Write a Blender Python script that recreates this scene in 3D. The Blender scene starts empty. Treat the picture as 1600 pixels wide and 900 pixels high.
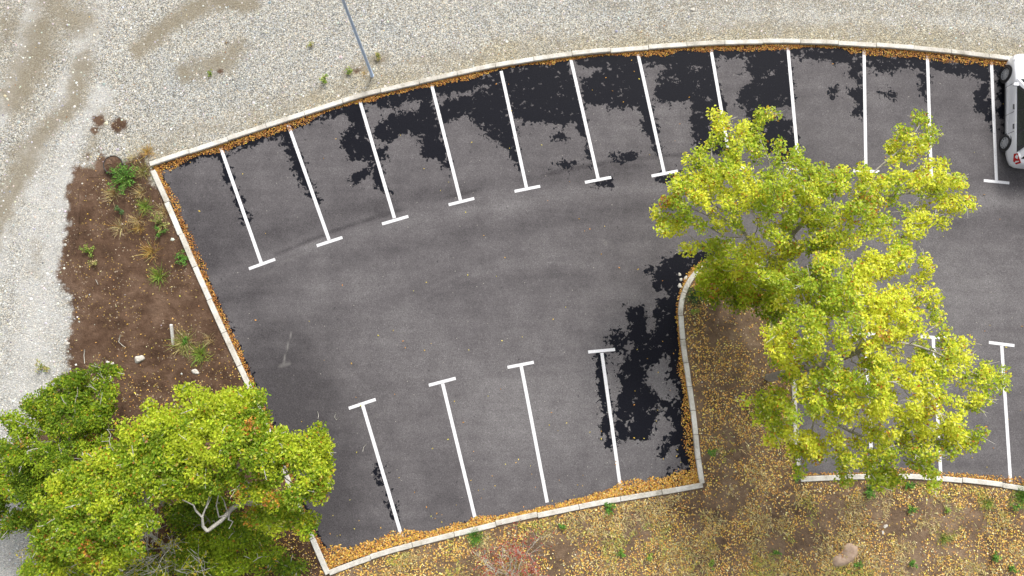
import bpy, math, random
import numpy as np
from mathutils import Matrix, Vector

# ------------------------------------------------------------------ camera, sky, sun, exposure
sc = bpy.context.scene
FPX, NADX, NADY, CAMH = 1150.0, -35.0, -140.0, 28.0      # focal length in photo pixels, nadir offset, height in metres
_u = np.array([-NADX, -NADY, FPX]); _u = _u / np.linalg.norm(_u)
_x = np.array([1.0, 0, 0]) - _u[0] * _u; _x /= np.linalg.norm(_x)
_y = np.cross(_u, _x)
ROT = np.array([_x, _y, _u])                              # camera to world
cam_data = bpy.data.cameras.new('camera')
cam_data.sensor_fit = 'HORIZONTAL'; cam_data.sensor_width = 36.0
cam_data.lens = 36.0 * FPX / 1600.0
cam_data.clip_start = 0.1; cam_data.clip_end = 3000.0
cam = bpy.data.objects.new('camera', cam_data)
sc.collection.objects.link(cam)
M4 = np.eye(4); M4[:3, :3] = ROT; M4[:3, 3] = (0, 0, CAMH)
cam.matrix_world = Matrix(M4.tolist())
sc.camera = cam

SUN_EL, SUN_AZ = math.radians(44), math.radians(20)       # azimuth measured from +Y (photo up) towards +X
world = bpy.data.worlds.new('World'); sc.world = world; world.use_nodes = True
wn = world.node_tree; wn.nodes.clear()
w_out = wn.nodes.new('ShaderNodeOutputWorld'); w_bg = wn.nodes.new('ShaderNodeBackground')
w_sky = wn.nodes.new('ShaderNodeTexSky'); w_sky.sky_type = 'NISHITA'; w_sky.sun_disc = False
w_sky.sun_elevation = SUN_EL; w_sky.sun_rotation = SUN_AZ
w_sky.air_density = 1.0; w_sky.dust_density = 5.0; w_sky.ozone_density = 1.0
w_hs = wn.nodes.new('ShaderNodeHueSaturation'); w_hs.inputs['Saturation'].default_value = 0.22
wn.links.new(w_sky.outputs[0], w_hs.inputs['Color']); wn.links.new(w_hs.outputs[0], w_bg.inputs[0])
w_bg.inputs[1].default_value = 0.15
wn.links.new(w_bg.outputs[0], w_out.inputs[0])
sun_d = bpy.data.lights.new('sun', 'SUN'); sun_d.energy = 1.5; sun_d.angle = math.radians(10)
sun_d.color = (1.0, 0.96, 0.90)
sun = bpy.data.objects.new('sun', sun_d); sc.collection.objects.link(sun)
_sd = Vector((math.sin(SUN_AZ) * math.cos(SUN_EL), math.cos(SUN_AZ) * math.cos(SUN_EL), math.sin(SUN_EL)))
sun.rotation_euler = _sd.to_track_quat('Z', 'Y').to_euler()
sc.view_settings.view_transform = 'Standard'; sc.view_settings.look = 'None'
sc.view_settings.gamma = 1.0; sc.view_settings.use_curve_mapping = False
sc.view_settings.exposure = 0.58
sc.cycles.use_denoising = True
sc.cycles.max_bounces = 6

# ------------------------------------------------------------------ helpers
rng = np.random.default_rng(7); random.seed(7)
COL = sc.collection

def G(px, py, z=0.0):
    """point of the world at height z seen at a photo pixel (photo is 1600 x 900)"""
    d = ROT @ np.array([px - 800.0, 450.0 - py, -FPX])
    t = (z - CAMH) / d[2]
    return np.array([d[0] * t, d[1] * t, z])

def GV(u, v):
    d = np.stack([u - 800.0, 450.0 - v, np.full(np.shape(u), -FPX)], -1) @ ROT.T; t = -CAMH / d[:, 2]
    return np.stack([d[:, 0]*t, d[:, 1]*t, 0*t], 1)

def GP(pts, z=0.0):
    return np.array([G(a, b, z)[:2] for a, b in pts])

def PX(X, Y, Z=0.0):
    """photo pixel of world points (arrays)"""
    P = np.stack([X, Y, np.broadcast_to(Z, np.shape(X)) - CAMH], -1) @ ROT
    s = FPX / -P[..., 2]
    return 800 + P[..., 0] * s, 450 - P[..., 1] * s

def link(o, parent=None):
    COL.objects.link(o)
    if parent is not None: o.parent = parent
    return o

def tag(o, label=None, cat=None, group=None, kind=None):
    for k, v in (('label', label), ('category', cat), ('group', group), ('kind', kind)):
        if v: o[k] = v
    return o

def empty(name, loc, label=None, cat=None, group=None, kind=None, rz=0.0):
    o = bpy.data.objects.new(name, None); COL.objects.link(o)
    o.location = loc; o.rotation_euler = (0, 0, rz); o.empty_display_size = 0.2
    return tag(o, label, cat, group, kind)

def mesh_obj(name, verts, faces, mat, parent=None, smooth=False, cols=None, loc=None):
    me = bpy.data.meshes.new(name)
    V = np.asarray(verts, dtype=np.float64).reshape(-1, 3)
    if loc is not None: V = V - np.asarray(loc)
    if isinstance(faces, np.ndarray):
        n, k = faces.shape
        me.vertices.add(len(V)); me.vertices.foreach_set('co', V.astype(np.float32).ravel())
        me.loops.add(n * k); me.loops.foreach_set('vertex_index', faces.astype(np.int32).ravel())
        me.polygons.add(n); me.polygons.foreach_set('loop_start', np.arange(0, n * k, k, dtype=np.int32))
        me.update(calc_edges=True)
    else:
        me.from_pydata(V.tolist(), [], faces); me.update()
    if smooth: me.polygons.foreach_set('use_smooth', np.ones(len(me.polygons), dtype=bool))
    if cols is not None:
        a = me.color_attributes.new('Col', 'FLOAT_COLOR', 'POINT')
        c = np.ones((len(V), 4), dtype=np.float32); c[:, :3] = cols
        a.data.foreach_set('color', c.ravel())
    if mat is not None: me.materials.append(mat)
    o = bpy.data.objects.new(name, me)
    if loc is not None and parent is None: o.location = loc
    if name in ('leaf_mass', 'blade_tuft'): o['kind'] = 'stuff'
    return link(o, parent)

def attr(o, name, values):
    a = o.data.attributes.new(name, 'FLOAT', 'POINT')
    a.data.foreach_set('value', np.asarray(values, dtype=np.float32))

class MB:
    """collects simple shapes into one mesh"""
    def __init__(s): s.v, s.f = [], []
    def add(s, v, f):
        b = len(s.v); s.v += [tuple(map(float, p)) for p in v]; s.f += [tuple(i + b for i in q) for q in f]; return s
    def box(s, x0, x1, y0, y1, z0, z1):
        return s.add([(x0,y0,z0),(x1,y0,z0),(x1,y1,z0),(x0,y1,z0),(x0,y0,z1),(x1,y0,z1),(x1,y1,z1),(x0,y1,z1)],
                     [(3,2,1,0),(4,5,6,7),(0,1,5,4),(1,2,6,5),(2,3,7,6),(3,0,4,7)])
    def tube(s, pts, rad, n=8, cap=True):
        pts = [np.array(p, float) for p in pts]; rings = []
        up = np.array([0.31, 0.17, 0.93])
        for i, p in enumerate(pts):
            d = pts[min(i + 1, len(pts) - 1)] - pts[max(i - 1, 0)]; d = d / (np.linalg.norm(d) + 1e-9)
            a = np.cross(d, up)
            if np.linalg.norm(a) < 1e-3: a = np.cross(d, [1, 0, 0])
            a /= np.linalg.norm(a); b = np.cross(d, a)
            r = rad[i] if hasattr(rad, '__len__') else rad
            rings.append([p + r * (math.cos(2*math.pi*k/n) * a + math.sin(2*math.pi*k/n) * b) for k in range(n)])
        f = []
        for i in range(len(pts) - 1):
            for k in range(n):
                k2 = (k + 1) % n
                f.append((i*n + k, i*n + k2, (i+1)*n + k2, (i+1)*n + k))
        if cap: f += [tuple(range(n)), tuple(reversed(range((len(pts)-1)*n, len(pts)*n)))]
        return s.add([q for r in rings for q in r], f)
    def lathe(s, prof, axis_o=(0,0,0), axis='z', n=24):
        v, f = [], []
        for (r, h) in prof:
            for k in range(n):
                c, q = r * math.cos(2*math.pi*k/n), r * math.sin(2*math.pi*k/n)
                p = (c, q, h) if axis == 'z' else (h, c, q)
                v.append(tuple(np.array(p) + np.array(axis_o)))
        for i in range(len(prof) - 1):
            for k in range(n):
                k2 = (k + 1) % n; f.append((i*n+k, i*n+k2, (i+1)*n+k2, (i+1)*n+k))
        return s.add(v, f)
    def build(s, name, mat, parent=None, smooth=False, loc=None):
        return mesh_obj(name, s.v, s.f, mat, parent, smooth, loc=loc)

# numpy noise ------------------------------------------------------
def _hash(ix, iy, seed):
    h = (ix.astype(np.int64) * 374761393 + iy.astype(np.int64) * 668265263 + seed * 974711) & 0xffffffff
    h = ((h ^ (h >> 13)) * 1274126177) & 0xffffffff
    return ((h ^ (h >> 16)) & 0xffffff) / float(0xffffff)
def vnoise(x, y, seed=0):
    xi, yi = np.floor(x), np.floor(y); fx, fy = x - xi, y - yi
    fx = fx*fx*(3-2*fx); fy = fy*fy*(3-2*fy)
    a, b = _hash(xi, yi, seed), _hash(xi+1, yi, seed); c, d = _hash(xi, yi+1, seed), _hash(xi+1, yi+1, seed)
    return (a*(1-fx)+b*fx)*(1-fy) + (c*(1-fx)+d*fx)*fy
def fbm(x, y, seed=0, octv=4, gain=0.5):
    x = np.asarray(x, float); y = np.asarray(y, float)
    t, amp, tot = 0.0, 1.0, 0.0
    for i in range(octv):
        t = t + amp * vnoise(x * 2**i + 17.3*i, y * 2**i - 9.1*i, seed + i); tot += amp; amp *= gain
    return t / tot
def sstep(a, b, x):
    t = np.clip((x - a) / (b - a), 0, 1); return t*t*(3-2*t)

def inside(X, Y, poly):
    r = np.zeros(X.shape, bool); n = len(poly); j = n - 1
    for i in range(n):
        xi, yi = poly[i]; xj, yj = poly[j]
        if yi != yj:
            c = ((yi > Y) != (yj > Y)) & (X < (xj - xi) * (Y - yi) / (yj - yi) + xi); r ^= c
        j = i
    return r
def dist_path(X, Y, path, closed=False):
    d = np.full(X.shape, 1e9); n = len(path)
    for i in range(n if closed else n - 1):
        a, b = path[i], path[(i+1) % n]; ab = b - a; L = ab @ ab + 1e-12
        t = np.clip(((X - a[0]) * ab[0] + (Y - a[1]) * ab[1]) / L, 0, 1)
        d = np.minimum(d, (X - a[0] - t*ab[0])**2 + (Y - a[1] - t*ab[1])**2)
    return np.sqrt(d)
def sdist(X, Y, poly):
    """signed distance, positive inside, only worked out near the polygon"""
    out = np.full(X.shape, -1.0)
    lo, hi = poly.min(0) - 1, poly.max(0) + 1
    m = (X > lo[0]) & (X < hi[0]) & (Y > lo[1]) & (Y < hi[1])
    d = dist_path(X[m], Y[m], poly, True); s = inside(X[m], Y[m], poly)
    out[m] = np.where(s, d, -d)
    return out

def smooth_path(P, step=0.25):
    """Catmull-Rom through the points, resampled"""
    P = np.asarray(P, float); Q = np.vstack([2*P[0]-P[1], P, 2*P[-1]-P[-2]]); out = []
    for i in range(1, len(Q) - 2):
        n = max(2, int(np.linalg.norm(Q[i+1]-Q[i]) / step))
        for k in range(n):
            t = k / n; a, b, c, d = Q[i-1], Q[i], Q[i+1], Q[i+2]
            out.append(0.5*((2*b)+(-a+c)*t+(2*a-5*b+4*c-d)*t*t+(-a+3*b-3*c+d)*t**3))
    out.append(P[-1]); return np.array(out)

# node materials ---------------------------------------------------
class NT:
    def __init__(s, name):
        s.m = bpy.data.materials.new(name); s.m.use_nodes = True; s.t = s.m.node_tree; s.t.nodes.clear()
        s.out = s.n('ShaderNodeOutputMaterial')
    def n(s, typ, **kw):
        o = s.t.nodes.new(typ)
        for k, v in kw.items(): setattr(o, k, v)
        return o
    def set(s, sock, v):
        if isinstance(v, bpy.types.NodeSocket): s.t.links.new(v, sock)
        elif v is not None: sock.default_value = v
    def pos(s): return s.n('ShaderNodeNewGeometry').outputs['Position']
    def math(s, op, a, b=0.0, c=None):
        o = s.n('ShaderNodeMath', operation=op); s.set(o.inputs[0], a); s.set(o.inputs[1], b)
        if c is not None: s.set(o.inputs[2], c)
        return o.outputs[0]
    def noise(s, vec, scale, detail=4, rough=0.55, dist=0.0):
        o = s.n('ShaderNodeTexNoise'); s.set(o.inputs['Vector'], vec); o.inputs['Scale'].default_value = scale
        o.inputs['Detail'].default_value = detail; o.inputs['Roughness'].default_value = rough
        o.inputs['Distortion'].default_value = dist
        return o.outputs['Fac']
    def vor(s, vec, scale, feature='F1', out='Color', rnd=1.0):
        o = s.n('ShaderNodeTexVoronoi', feature=feature); s.set(o.inputs['Vector'], vec)
        o.inputs['Scale'].default_value = scale; o.inputs['Randomness'].default_value = rnd
        return o.outputs[out]
    def ramp(s, fac, stops, interp='LINEAR'):
        lo, hi = stops[0][0], stops[-1][0]
        mr = s.n('ShaderNodeMapRange'); s.set(mr.inputs[0], fac); mr.inputs[1].default_value = lo; mr.inputs[2].default_value = hi
        stops = [((q - lo) / (hi - lo), c) for q, c in stops]
        o = s.n('ShaderNodeValToRGB'); s.set(o.inputs[0], mr.outputs[0]); cr = o.color_ramp; cr.interpolation = interp
        while len(cr.elements) < len(stops): cr.elements.new(0.5)
        for e, (p, c) in zip(cr.elements, stops):
            e.position = p; e.color = (c, c, c, 1) if not hasattr(c, '__len__') else (*c, 1)
        return o.outputs[0]
    def mix(s, fac, a, b, blend='MIX'):
        o = s.n('ShaderNodeMix', data_type='RGBA', blend_type=blend)
        s.set(o.inputs[0], fac); s.set(o.inputs[6], a if isinstance(a, bpy.types.NodeSocket) else (*a, 1))
        s.set(o.inputs[7], b if isinstance(b, bpy.types.NodeSocket) else (*b, 1)); return o.outputs[2]
    def mixf(s, fac, a, b):
        o = s.n('ShaderNodeMix', data_type='FLOAT'); s.set(o.inputs[0], fac); s.set(o.inputs[2], a); s.set(o.inputs[3], b)
        return o.outputs[0]
    def attr(s, name, out='Fac'):
        o = s.n('ShaderNodeAttribute', attribute_name=name); return o.outputs[out]
    def smooth(s, v, a, b):
        o = s.n('ShaderNodeMapRange', interpolation_type='SMOOTHSTEP'); s.set(o.inputs[0], v)
        if a > b:
            o.inputs[1].default_value = b; o.inputs[2].default_value = a; o.inputs[3].default_value = 1.0; o.inputs[4].default_value = 0.0
        else:
            o.inputs[1].default_value = a; o.inputs[2].default_value = b
        return o.outputs[0]
    def bump(s, h, strength=0.3, dist=0.02):
        o = s.n('ShaderNodeBump'); s.set(o.inputs['Height'], h); o.inputs['Strength'].default_value = strength
        o.inputs['Distance'].default_value = dist; return o.outputs[0]
    def bsdf(s, col, rough=0.8, metal=0.0, spec=0.3, normal=None, **kw):
        o = s.n('ShaderNodeBsdfPrincipled')
        s.set(o.inputs['Base Color'], col if isinstance(col, bpy.types.NodeSocket) else (*col, 1))
        s.set(o.inputs['Roughness'], rough); s.set(o.inputs['Metallic'], metal); s.set(o.inputs['Specular IOR Level'], spec)
        if normal is not None: s.set(o.inputs['Normal'], normal)
        for k, v in kw.items(): s.set(o.inputs[k], v)
        return o.outputs[0]
    def done(s, sh): s.t.links.new(sh, s.out.inputs[0]); return s.m

def soil_col(k, p, dark, light, pale):
    a = k.noise(p, 0.55, 6, 0.62); b = k.noise(p, 5.5, 8, 0.7); c = k.noise(p, 24, 5, 0.7); a2 = k.noise(p, 1.9, 5, 0.6)
    v = k.math('MULTIPLY_ADD', a, 1.0, k.math('MULTIPLY_ADD', b, 0.55, k.math('MULTIPLY', c, 0.45)))
    v = k.math('MULTIPLY_ADD', a2, 0.7, v)
    col = k.ramp(v, [(1.06, dark), (1.34, light), (1.64, pale)])
    vv = k.n('ShaderNodeSeparateColor'); k.set(vv.inputs[0], k.vor(p, 30)); gate = k.noise(p, 0.9, 4, 0.6)
    col = k.mix(k.math('MULTIPLY', k.smooth(vv.outputs[0], 0.975, 0.99), k.smooth(gate, 0.42, 0.62)), col, (0.50, 0.42, 0.31))
    col = k.mix(k.math('MULTIPLY', k.smooth(vv.outputs[1], 0.97, 0.985), k.smooth(gate, 0.40, 0.60)), col, (0.38, 0.26, 0.08))
    return col, b, c
SOIL_RGB = ((0.040, 0.0225, 0.014), (0.094, 0.055, 0.035), (0.165, 0.106, 0.072))

def m_asphalt():
    k = NT('asphalt'); p = k.pos()
    big = k.noise(p, 0.22, 4, 0.55); mid = k.noise(p, 1.3, 5, 0.6); fine = k.noise(p, 22, 3, 0.7)
    agg = k.vor(p, 42); aggv = k.n('ShaderNodeSeparateColor'); k.set(aggv.inputs[0], agg)
    # streaks dragged along the driving lane
    mp = k.n('ShaderNodeMapping'); k.set(mp.inputs[0], p); mp.inputs['Rotation'].default_value = (0, 0, math.radians(-14))
    mp.inputs['Scale'].default_value = (0.25, 2.2, 1); stk = k.noise(mp.outputs[0], 1.2, 5, 0.6)
    v = k.math('MULTIPLY_ADD', big, 0.9, k.math('MULTIPLY', mid, 0.8))
    v = k.math('MULTIPLY_ADD', stk, 0.55, v)
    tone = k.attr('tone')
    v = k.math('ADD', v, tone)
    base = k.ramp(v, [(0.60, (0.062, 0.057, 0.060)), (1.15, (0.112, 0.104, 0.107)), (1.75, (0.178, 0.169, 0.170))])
    sp = k.ramp(aggv.outputs[0], [(0.0, 0.68), (0.35, 0.92), (0.7, 1.05), (0.93, 1.16), (1.0, 1.5)])
    base = k.mix(1.0, base, sp, 'MULTIPLY')
    spot = k.math('MULTIPLY', k.smooth(k.vor(p, 1.7, 'F1', 'Distance'), 0.16, 0.05), k.smooth(k.noise(p, 13, 5, 0.7), 0.5, 0.58))
    base = k.mix(k.math('MULTIPLY', spot, 0.75), base, (0.035, 0.033, 0.036))
    fl = k.n('ShaderNodeSeparateColor'); k.set(fl.inputs[0], k.vor(p, 12)); base = k.mix(k.math('MULTIPLY', k.smooth(fl.outputs[0], 0.985, 0.992), k.smooth(k.vor(p, 12, 'F1', 'Distance'), 0.25, 0.12)), base, (0.36, 0.34, 0.30))
    base = k.mix(k.smooth(k.attr('scuff'), 0.2, 1.0), base, (0.21, 0.20, 0.19))
    edge = k.noise(p, 2.0, 10, 0.68, 0.3); edge2 = k.noise(p, 6.5, 6, 0.60, 0.7)
    w = k.math('MULTIPLY_ADD', k.math('SUBTRACT', edge, 0.5), 2.1, k.attr('wet'))
    w = k.math('MULTIPLY_ADD', k.math('SUBTRACT', edge2, 0.5), 1.8, w)
    wet = k.smooth(w, -0.012, 0.012)
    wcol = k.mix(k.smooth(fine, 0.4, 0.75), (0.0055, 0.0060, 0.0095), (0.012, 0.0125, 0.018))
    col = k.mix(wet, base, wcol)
    nrm = k.bump(k.math('MULTIPLY', fine, k.mixf(wet, 1.0, 0.35)), 0.5, 0.012)
    return k.done(k.bsdf(col, k.mixf(wet, 0.92, 0.55), 0.0, k.mixf(wet, 0.2, 0.07), nrm))

def m_gravel():
    k = NT('gravel'); p = k.pos()
    wob = k.n('ShaderNodeVectorMath', operation='ADD'); nz = k.n('ShaderNodeTexNoise'); nz.inputs['Scale'].default_value = 9
    k.set(nz.inputs['Vector'], p); sc_ = k.n('ShaderNodeVectorMath', operation='SCALE'); k.set(sc_.inputs[0], nz.outputs['Color']); sc_.inputs['Scale'].default_value = 0.05
    k.set(wob.inputs[0], p); k.set(wob.inputs[1], sc_.outputs[0]); q = wob.outputs[0]
    c1 = k.n('ShaderNodeSeparateColor'); k.set(c1.inputs[0], k.vor(q, 32)); d1 = k.vor(q, 32, 'F1', 'Distance')
    c2 = k.n('ShaderNodeSeparateColor'); k.set(c2.inputs[0], k.vor(q, 62))
    val = k.mixf(0.42, c1.outputs[0], c2.outputs[0])
    stone = k.ramp(val, [(0.10, (0.04, 0.04, 0.039)), (0.32, (0.19, 0.19, 0.184)), (0.55, (0.345, 0.345, 0.33)), (0.78, (0.53, 0.53, 0.505)), (0.93, (0.84, 0.83, 0.80))])
    tint = k.ramp(c1.outputs[1], [(0.0, (0.86, 0.95, 1.12)), (0.4, (1, 1, 1)), (0.8, (1.08, 1.02, 0.88)), (1.0, (1.2, 0.98, 0.78))])
    stone = k.mix(0.75, stone, k.mix(1.0, stone, tint, 'MULTIPLY')); stone = k.mix(1.0, stone, (1.12, 1.095, 1.03), "MULTIPLY")
    # warm or bluish zones, chalky run-over strips, dusty brown ruts, each with its own outline
    beige = k.mix(1.0, stone, (1.0, 0.94, 0.78), 'MULTIPLY'); blue = k.mix(1.0, stone, (0.84, 0.89, 0.95), 'MULTIPLY')
    t = k.math('ADD', k.attr('tone'), k.math('MULTIPLY', k.math('SUBTRACT', k.noise(p, 0.6, 5, 0.6), 0.5), 1.3))
    col = k.mix(k.smooth(t, 0.05, 0.75), stone, beige); col = k.mix(k.smooth(t, -0.05, -0.75), col, blue)
    ch = k.math('MULTIPLY_ADD', k.math('SUBTRACT', k.noise(p, 1.1, 6, 0.65), 0.5), 1.2, k.attr('chalk'))
    col = k.mix(k.math('MULTIPLY', k.smooth(ch, 0.3, 1.0), 0.55), col, (0.56, 0.555, 0.54))
    b = k.math('MULTIPLY_ADD', k.math('SUBTRACT', k.noise(p, 1.8, 7, 0.65), 0.5), 1.1, k.attr('brown'))
    dust = k.mix(k.noise(p, 14, 4, 0.7), (0.15, 0.122, 0.075), (0.30, 0.26, 0.185))
    col = k.mix(k.math('MULTIPLY', k.smooth(b, 0.12, 0.9), 0.80), col, dust)
    e = k.math('MULTIPLY_ADD', k.math('SUBTRACT', k.noise(p, 3.5, 8, 0.7), 0.5), 1.1, k.attr('earth'))
    soil, sb, scc = soil_col(k, p, *SOIL_RGB)
    col = k.mix(k.smooth(e, 0.35, 0.65), col, soil)
    h = k.math('MULTIPLY_ADD', c1.outputs[2], 0.5, k.math('SUBTRACT', 1.0, d1))
    return k.done(k.bsdf(col, 0.9, 0, 0.2, k.bump(h, 0.7, 0.03)))

def m_soil(name, dark, light, pale):
    k = NT(name); p = k.pos()
    col, b, c = soil_col(k, p, dark, light, pale)
    return k.done(k.bsdf(col, 0.95, 0, 0.15, k.bump(k.math('ADD', b, k.math('MULTIPLY', c, 0.5)), 0.8, 0.06)))

def m_kerb():
    k = NT('kerb_concrete'); p = k.pos()
    oi = k.n('ShaderNodeObjectInfo')
    a = k.noise(p, 2.2, 6, 0.65); b = k.noise(p, 16, 6, 0.7); c = k.noise(p, 60, 2, 0.6)
    v = k.math('MULTIPLY_ADD', a, 0.75, k.math('MULTIPLY_ADD', b, 0.45, k.math('MULTIPLY', oi.outputs['Random'], 0.12)))
    col = k.ramp(v, [(0.38, (0.20, 0.185, 0.15)), (0.56, (0.46, 0.43, 0.37)), (0.74, (0.62, 0.60, 0.55)), (0.98, (0.76, 0.745, 0.70))])
    col = k.mix(k.smooth(c, 0.64, 0.74), col, (0.28, 0.26, 0.22))
    return k.done(k.bsdf(col, 0.85, 0, 0.25, k.bump(k.math('ADD', b, c), 0.35, 0.01)))

def m_paint():
    k = NT('white_road_paint'); p = k.pos()
    a = k.noise(p, 28, 4, 0.7); v = k.vor(p, 9, 'F1', 'Distance')
    col = k.mix(k.smooth(a, 0.35, 0.7), (0.62, 0.615, 0.63), (0.78, 0.775, 0.79))
    col = k.mix(k.smooth(v, 0.105, 0.07), col, (0.16, 0.15, 0.15))
    w = k.noise(p, 38, 5, 0.8); col = k.mix(k.smooth(k.math('ADD', w, k.math('MULTIPLY', k.noise(p, 1.5, 3, 0.6), 0.18)), 0.70, 0.78), col, (0.25, 0.24, 0.24))
    return k.done(k.bsdf(col, 0.7, 0, 0.3))

def m_leaf(name, trans=0.35, rough=0.55, gain=1.0):
    k = NT(name); c = k.attr('Col', 'Color')
    if gain != 1.0: c = k.mix(1.0, c, (gain, gain, gain), 'MULTIPLY')
    a = k.bsdf(c, rough, 0, 0.25)
    t = k.n('ShaderNodeBsdfTranslucent'); k.set(t.inputs[0], c)
    mx = k.n('ShaderNodeMixShader'); mx.inputs[0].default_value = trans
    k.t.links.new(a, mx.inputs[1]); k.t.links.new(t.outputs[0], mx.inputs[2])
    return k.done(mx.outputs[0])

def m_bark(name, dark, pale):
    k = NT(name); p = k.pos(); a = k.noise(p, 7, 6, 0.7); b = k.noise(p, 40, 3, 0.6)
    return k.done(k.bsdf(k.ramp(k.math('MULTIPLY_ADD', b, 0.4, k.math('MULTIPLY', a, 0.8)), [(0.35, dark), (0.8, pale)]), 0.9, 0, 0.2,
                         k.bump(k.math('ADD', a, b), 0.6, 0.03)))

def m_speck(name, a, b, scale=8, rough=0.8, bump=0.4, spec=0.3, metal=0.0):
    k = NT(name); p = k.pos(); n = k.noise(p, scale, 6, 0.7)
    return k.done(k.bsdf(k.ramp(n, [(0.3, a), (0.7, b)]), rough, metal, spec, k.bump(n, bump, 0.03) if bump else None))

def m_plain(name, col, rough=0.5, metal=0.0, spec=0.5, var=0.06, **kw):
    k = NT(name); p = k.pos(); n = k.noise(p, 30, 3, 0.6)
    c = k.mix(n, tuple(x * (1 - var) for x in col), tuple(min(1, x * (1 + var)) for x in col))
    return k.done(k.bsdf(c, rough, metal, spec, None, **kw))

M = dict(asphalt=m_asphalt(), gravel=m_gravel(),
         soil=m_soil('bare_soil', *SOIL_RGB),
         leafsoil=m_soil('leafy_soil', (0.080, 0.052, 0.034), (0.160, 0.108, 0.070), (0.250, 0.178, 0.116)),
         base=m_soil('far_ground', (0.10, 0.09, 0.05), (0.17, 0.15, 0.09), (0.25, 0.22, 0.15)),
         kerb=m_kerb(), paint=m_paint(), leaf=m_leaf('tree_leaf', 0.42), litter=m_leaf('fallen_leaf', 0.12, 0.7),
         grass=m_leaf('grass_blade', 0.3, 0.6), bark=m_bark('oak_bark', (0.18, 0.16, 0.13), (0.48, 0.45, 0.39)),
         twig=m_bark('pale_twig', (0.36, 0.34, 0.29), (0.70, 0.67, 0.60)),
         deadwood=m_bark('dead_wood', (0.22, 0.21, 0.18), (0.52, 0.50, 0.45)),
         stone=m_speck('pale_stone', (0.36, 0.33, 0.28), (0.66, 0.63, 0.57), 14),
         sandrock=m_speck('sandy_rock', (0.26, 0.18, 0.13), (0.46, 0.34, 0.25), 6),
         stake=m_speck('weathered_stake', (0.55, 0.53, 0.49), (0.85, 0.83, 0.79), 20),
         pole=m_speck('galvanised_pole', (0.44, 0.56, 0.74), (0.54, 0.65, 0.82), 5, 0.5, 0.05, 0.4, 0.0),
         blackplastic=m_plain('black_plastic', (0.014, 0.014, 0.015), 0.5),
         car=m_plain('silver_car_paint', (0.78, 0.79, 0.83), 0.32, 0.05, 0.5, 0.02, **{'Coat Weight': 0.6, 'Coat Roughness': 0.08}),
         glass=m_plain('tinted_glass', (0.012, 0.02, 0.022), 0.06, 0.0, 0.6), rubber=m_plain('tyre_rubber', (0.016, 0.016, 0.018), 0.8),
         rim=m_plain('alloy_rim', (0.42, 0.43, 0.45), 0.38, 0.55), trim=m_plain('dark_trim', (0.02, 0.02, 0.024), 0.5),
         redlens=m_plain('red_lens', (0.45, 0.012, 0.012), 0.15), clearlens=m_plain('clear_lens', (0.7, 0.7, 0.72), 0.1),
         chrome=m_plain('bright_metal', (0.7, 0.7, 0.72), 0.15, 1.0))

# ------------------------------------------------------------------ outlines read off the photograph, laid on the ground
K_TOP = [(236,258),(290,240),(345,222),(445,189),(560,152),(600,142),(680,124),(760,106),(800,99),(890,86),(1000,76),(1110,69),(1200,66.5),
         (1300,68),(1400,74),(1480,81),(1560,91),(1600,96),(1700,113),(1900,155),(2120,210)]
K_LEFT = [(236,258),(270,333),(300,405),(340,495),(370,560),(397,618),(433,705),(469,794),(502,872),(513,896)]
K_BOTTOM = [(515,893),(560,876),(620,857),(740,827),(810,811),(880,796.5),(940,784),(1000,774),(1060,764),(1097,757)]
K_ISLAND = [(1096,755),(1090,715),(1083,650),(1076,600),(1069,550),(1064,505),(1065,473),(1073,447),(1086,428),(1106,414),(1140,404),(1175,412),
            (1203,435),(1223,470),(1234,515),(1237,560),(1239,610),(1243,690),(1247,750)]
K_RIGHT = [(1249,748),(1290,746),(1330,745),(1400,744),(1440,745),(1500,750),(1560,757),(1600,763),(1700,781),(1900,826),(2120,885)]
KP = {n: smooth_path(GP(p)) for n, p in (('top', K_TOP), ('left', K_LEFT), ('bottom', K_BOTTOM), ('island', K_ISLAND), ('right', K_RIGHT))}
LOT = np.vstack([KP['top'], KP['right'][::-1], KP['island'][::-1], KP['bottom'][::-1], KP['left'][::-1]])
SOIL_EDGE = [(158,238),(148,262),(118,262),(106,300),(108,350),(94,410),(90,440),(112,462),(114,500),(106,540),(108,575),(92,600),(60,680),(40,760),(48,830),(75,900),(90,1000),(100,1300)]
SOIL = np.vstack([GP(SOIL_EDGE), GP([(2700,1300),(2700,300),(1150,350),(236,290),(236,258),(222,240),(185,262)])])

X0, X1, Y0, Y1, CELL = -27.0, 33.0, -16.0, 18.0, 0.1
gx = np.arange(X0, X1 + 1e-6, CELL); gy = np.arange(Y0, Y1 + 1e-6, CELL)
GX, GY = np.meshgrid(gx, gy); NXg = len(gx)
CX, CY = (GX[:-1, :-1] + CELL/2), (GY[:-1, :-1] + CELL/2)
in_lot = inside(CX, CY, LOT)
wig = (fbm(CX*1.6, CY*1.6, 31, 5, 0.65) - 0.5) * 1.3
in_soil = inside(CX, CY, SOIL) & ~in_lot & (sdist(CX, CY, SOIL) > 0.45)
in_gravel = ~in_lot & ~in_soil
split_x = G(514, 900)[0]
near = (dist_path(CX, CY, LOT, True) < 0.16)              # tuck every sheet a little way under the kerb

def sheet(name, mask, zfun, mat):
    iy, ix = np.nonzero(mask)
    a = iy * NXg + ix; q = np.stack([a, a + 1, a + NXg + 1, a + NXg], 1)
    u, inv = np.unique(q, return_inverse=True)
    X, Y = GX.ravel()[u], GY.ravel()[u]
    o = mesh_obj(name, np.stack([X, Y, zfun(X, Y)], 1), inv.reshape(-1, 4), mat, smooth=True)
    o['kind'] = 'structure'
    return o, X, Y

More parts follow.
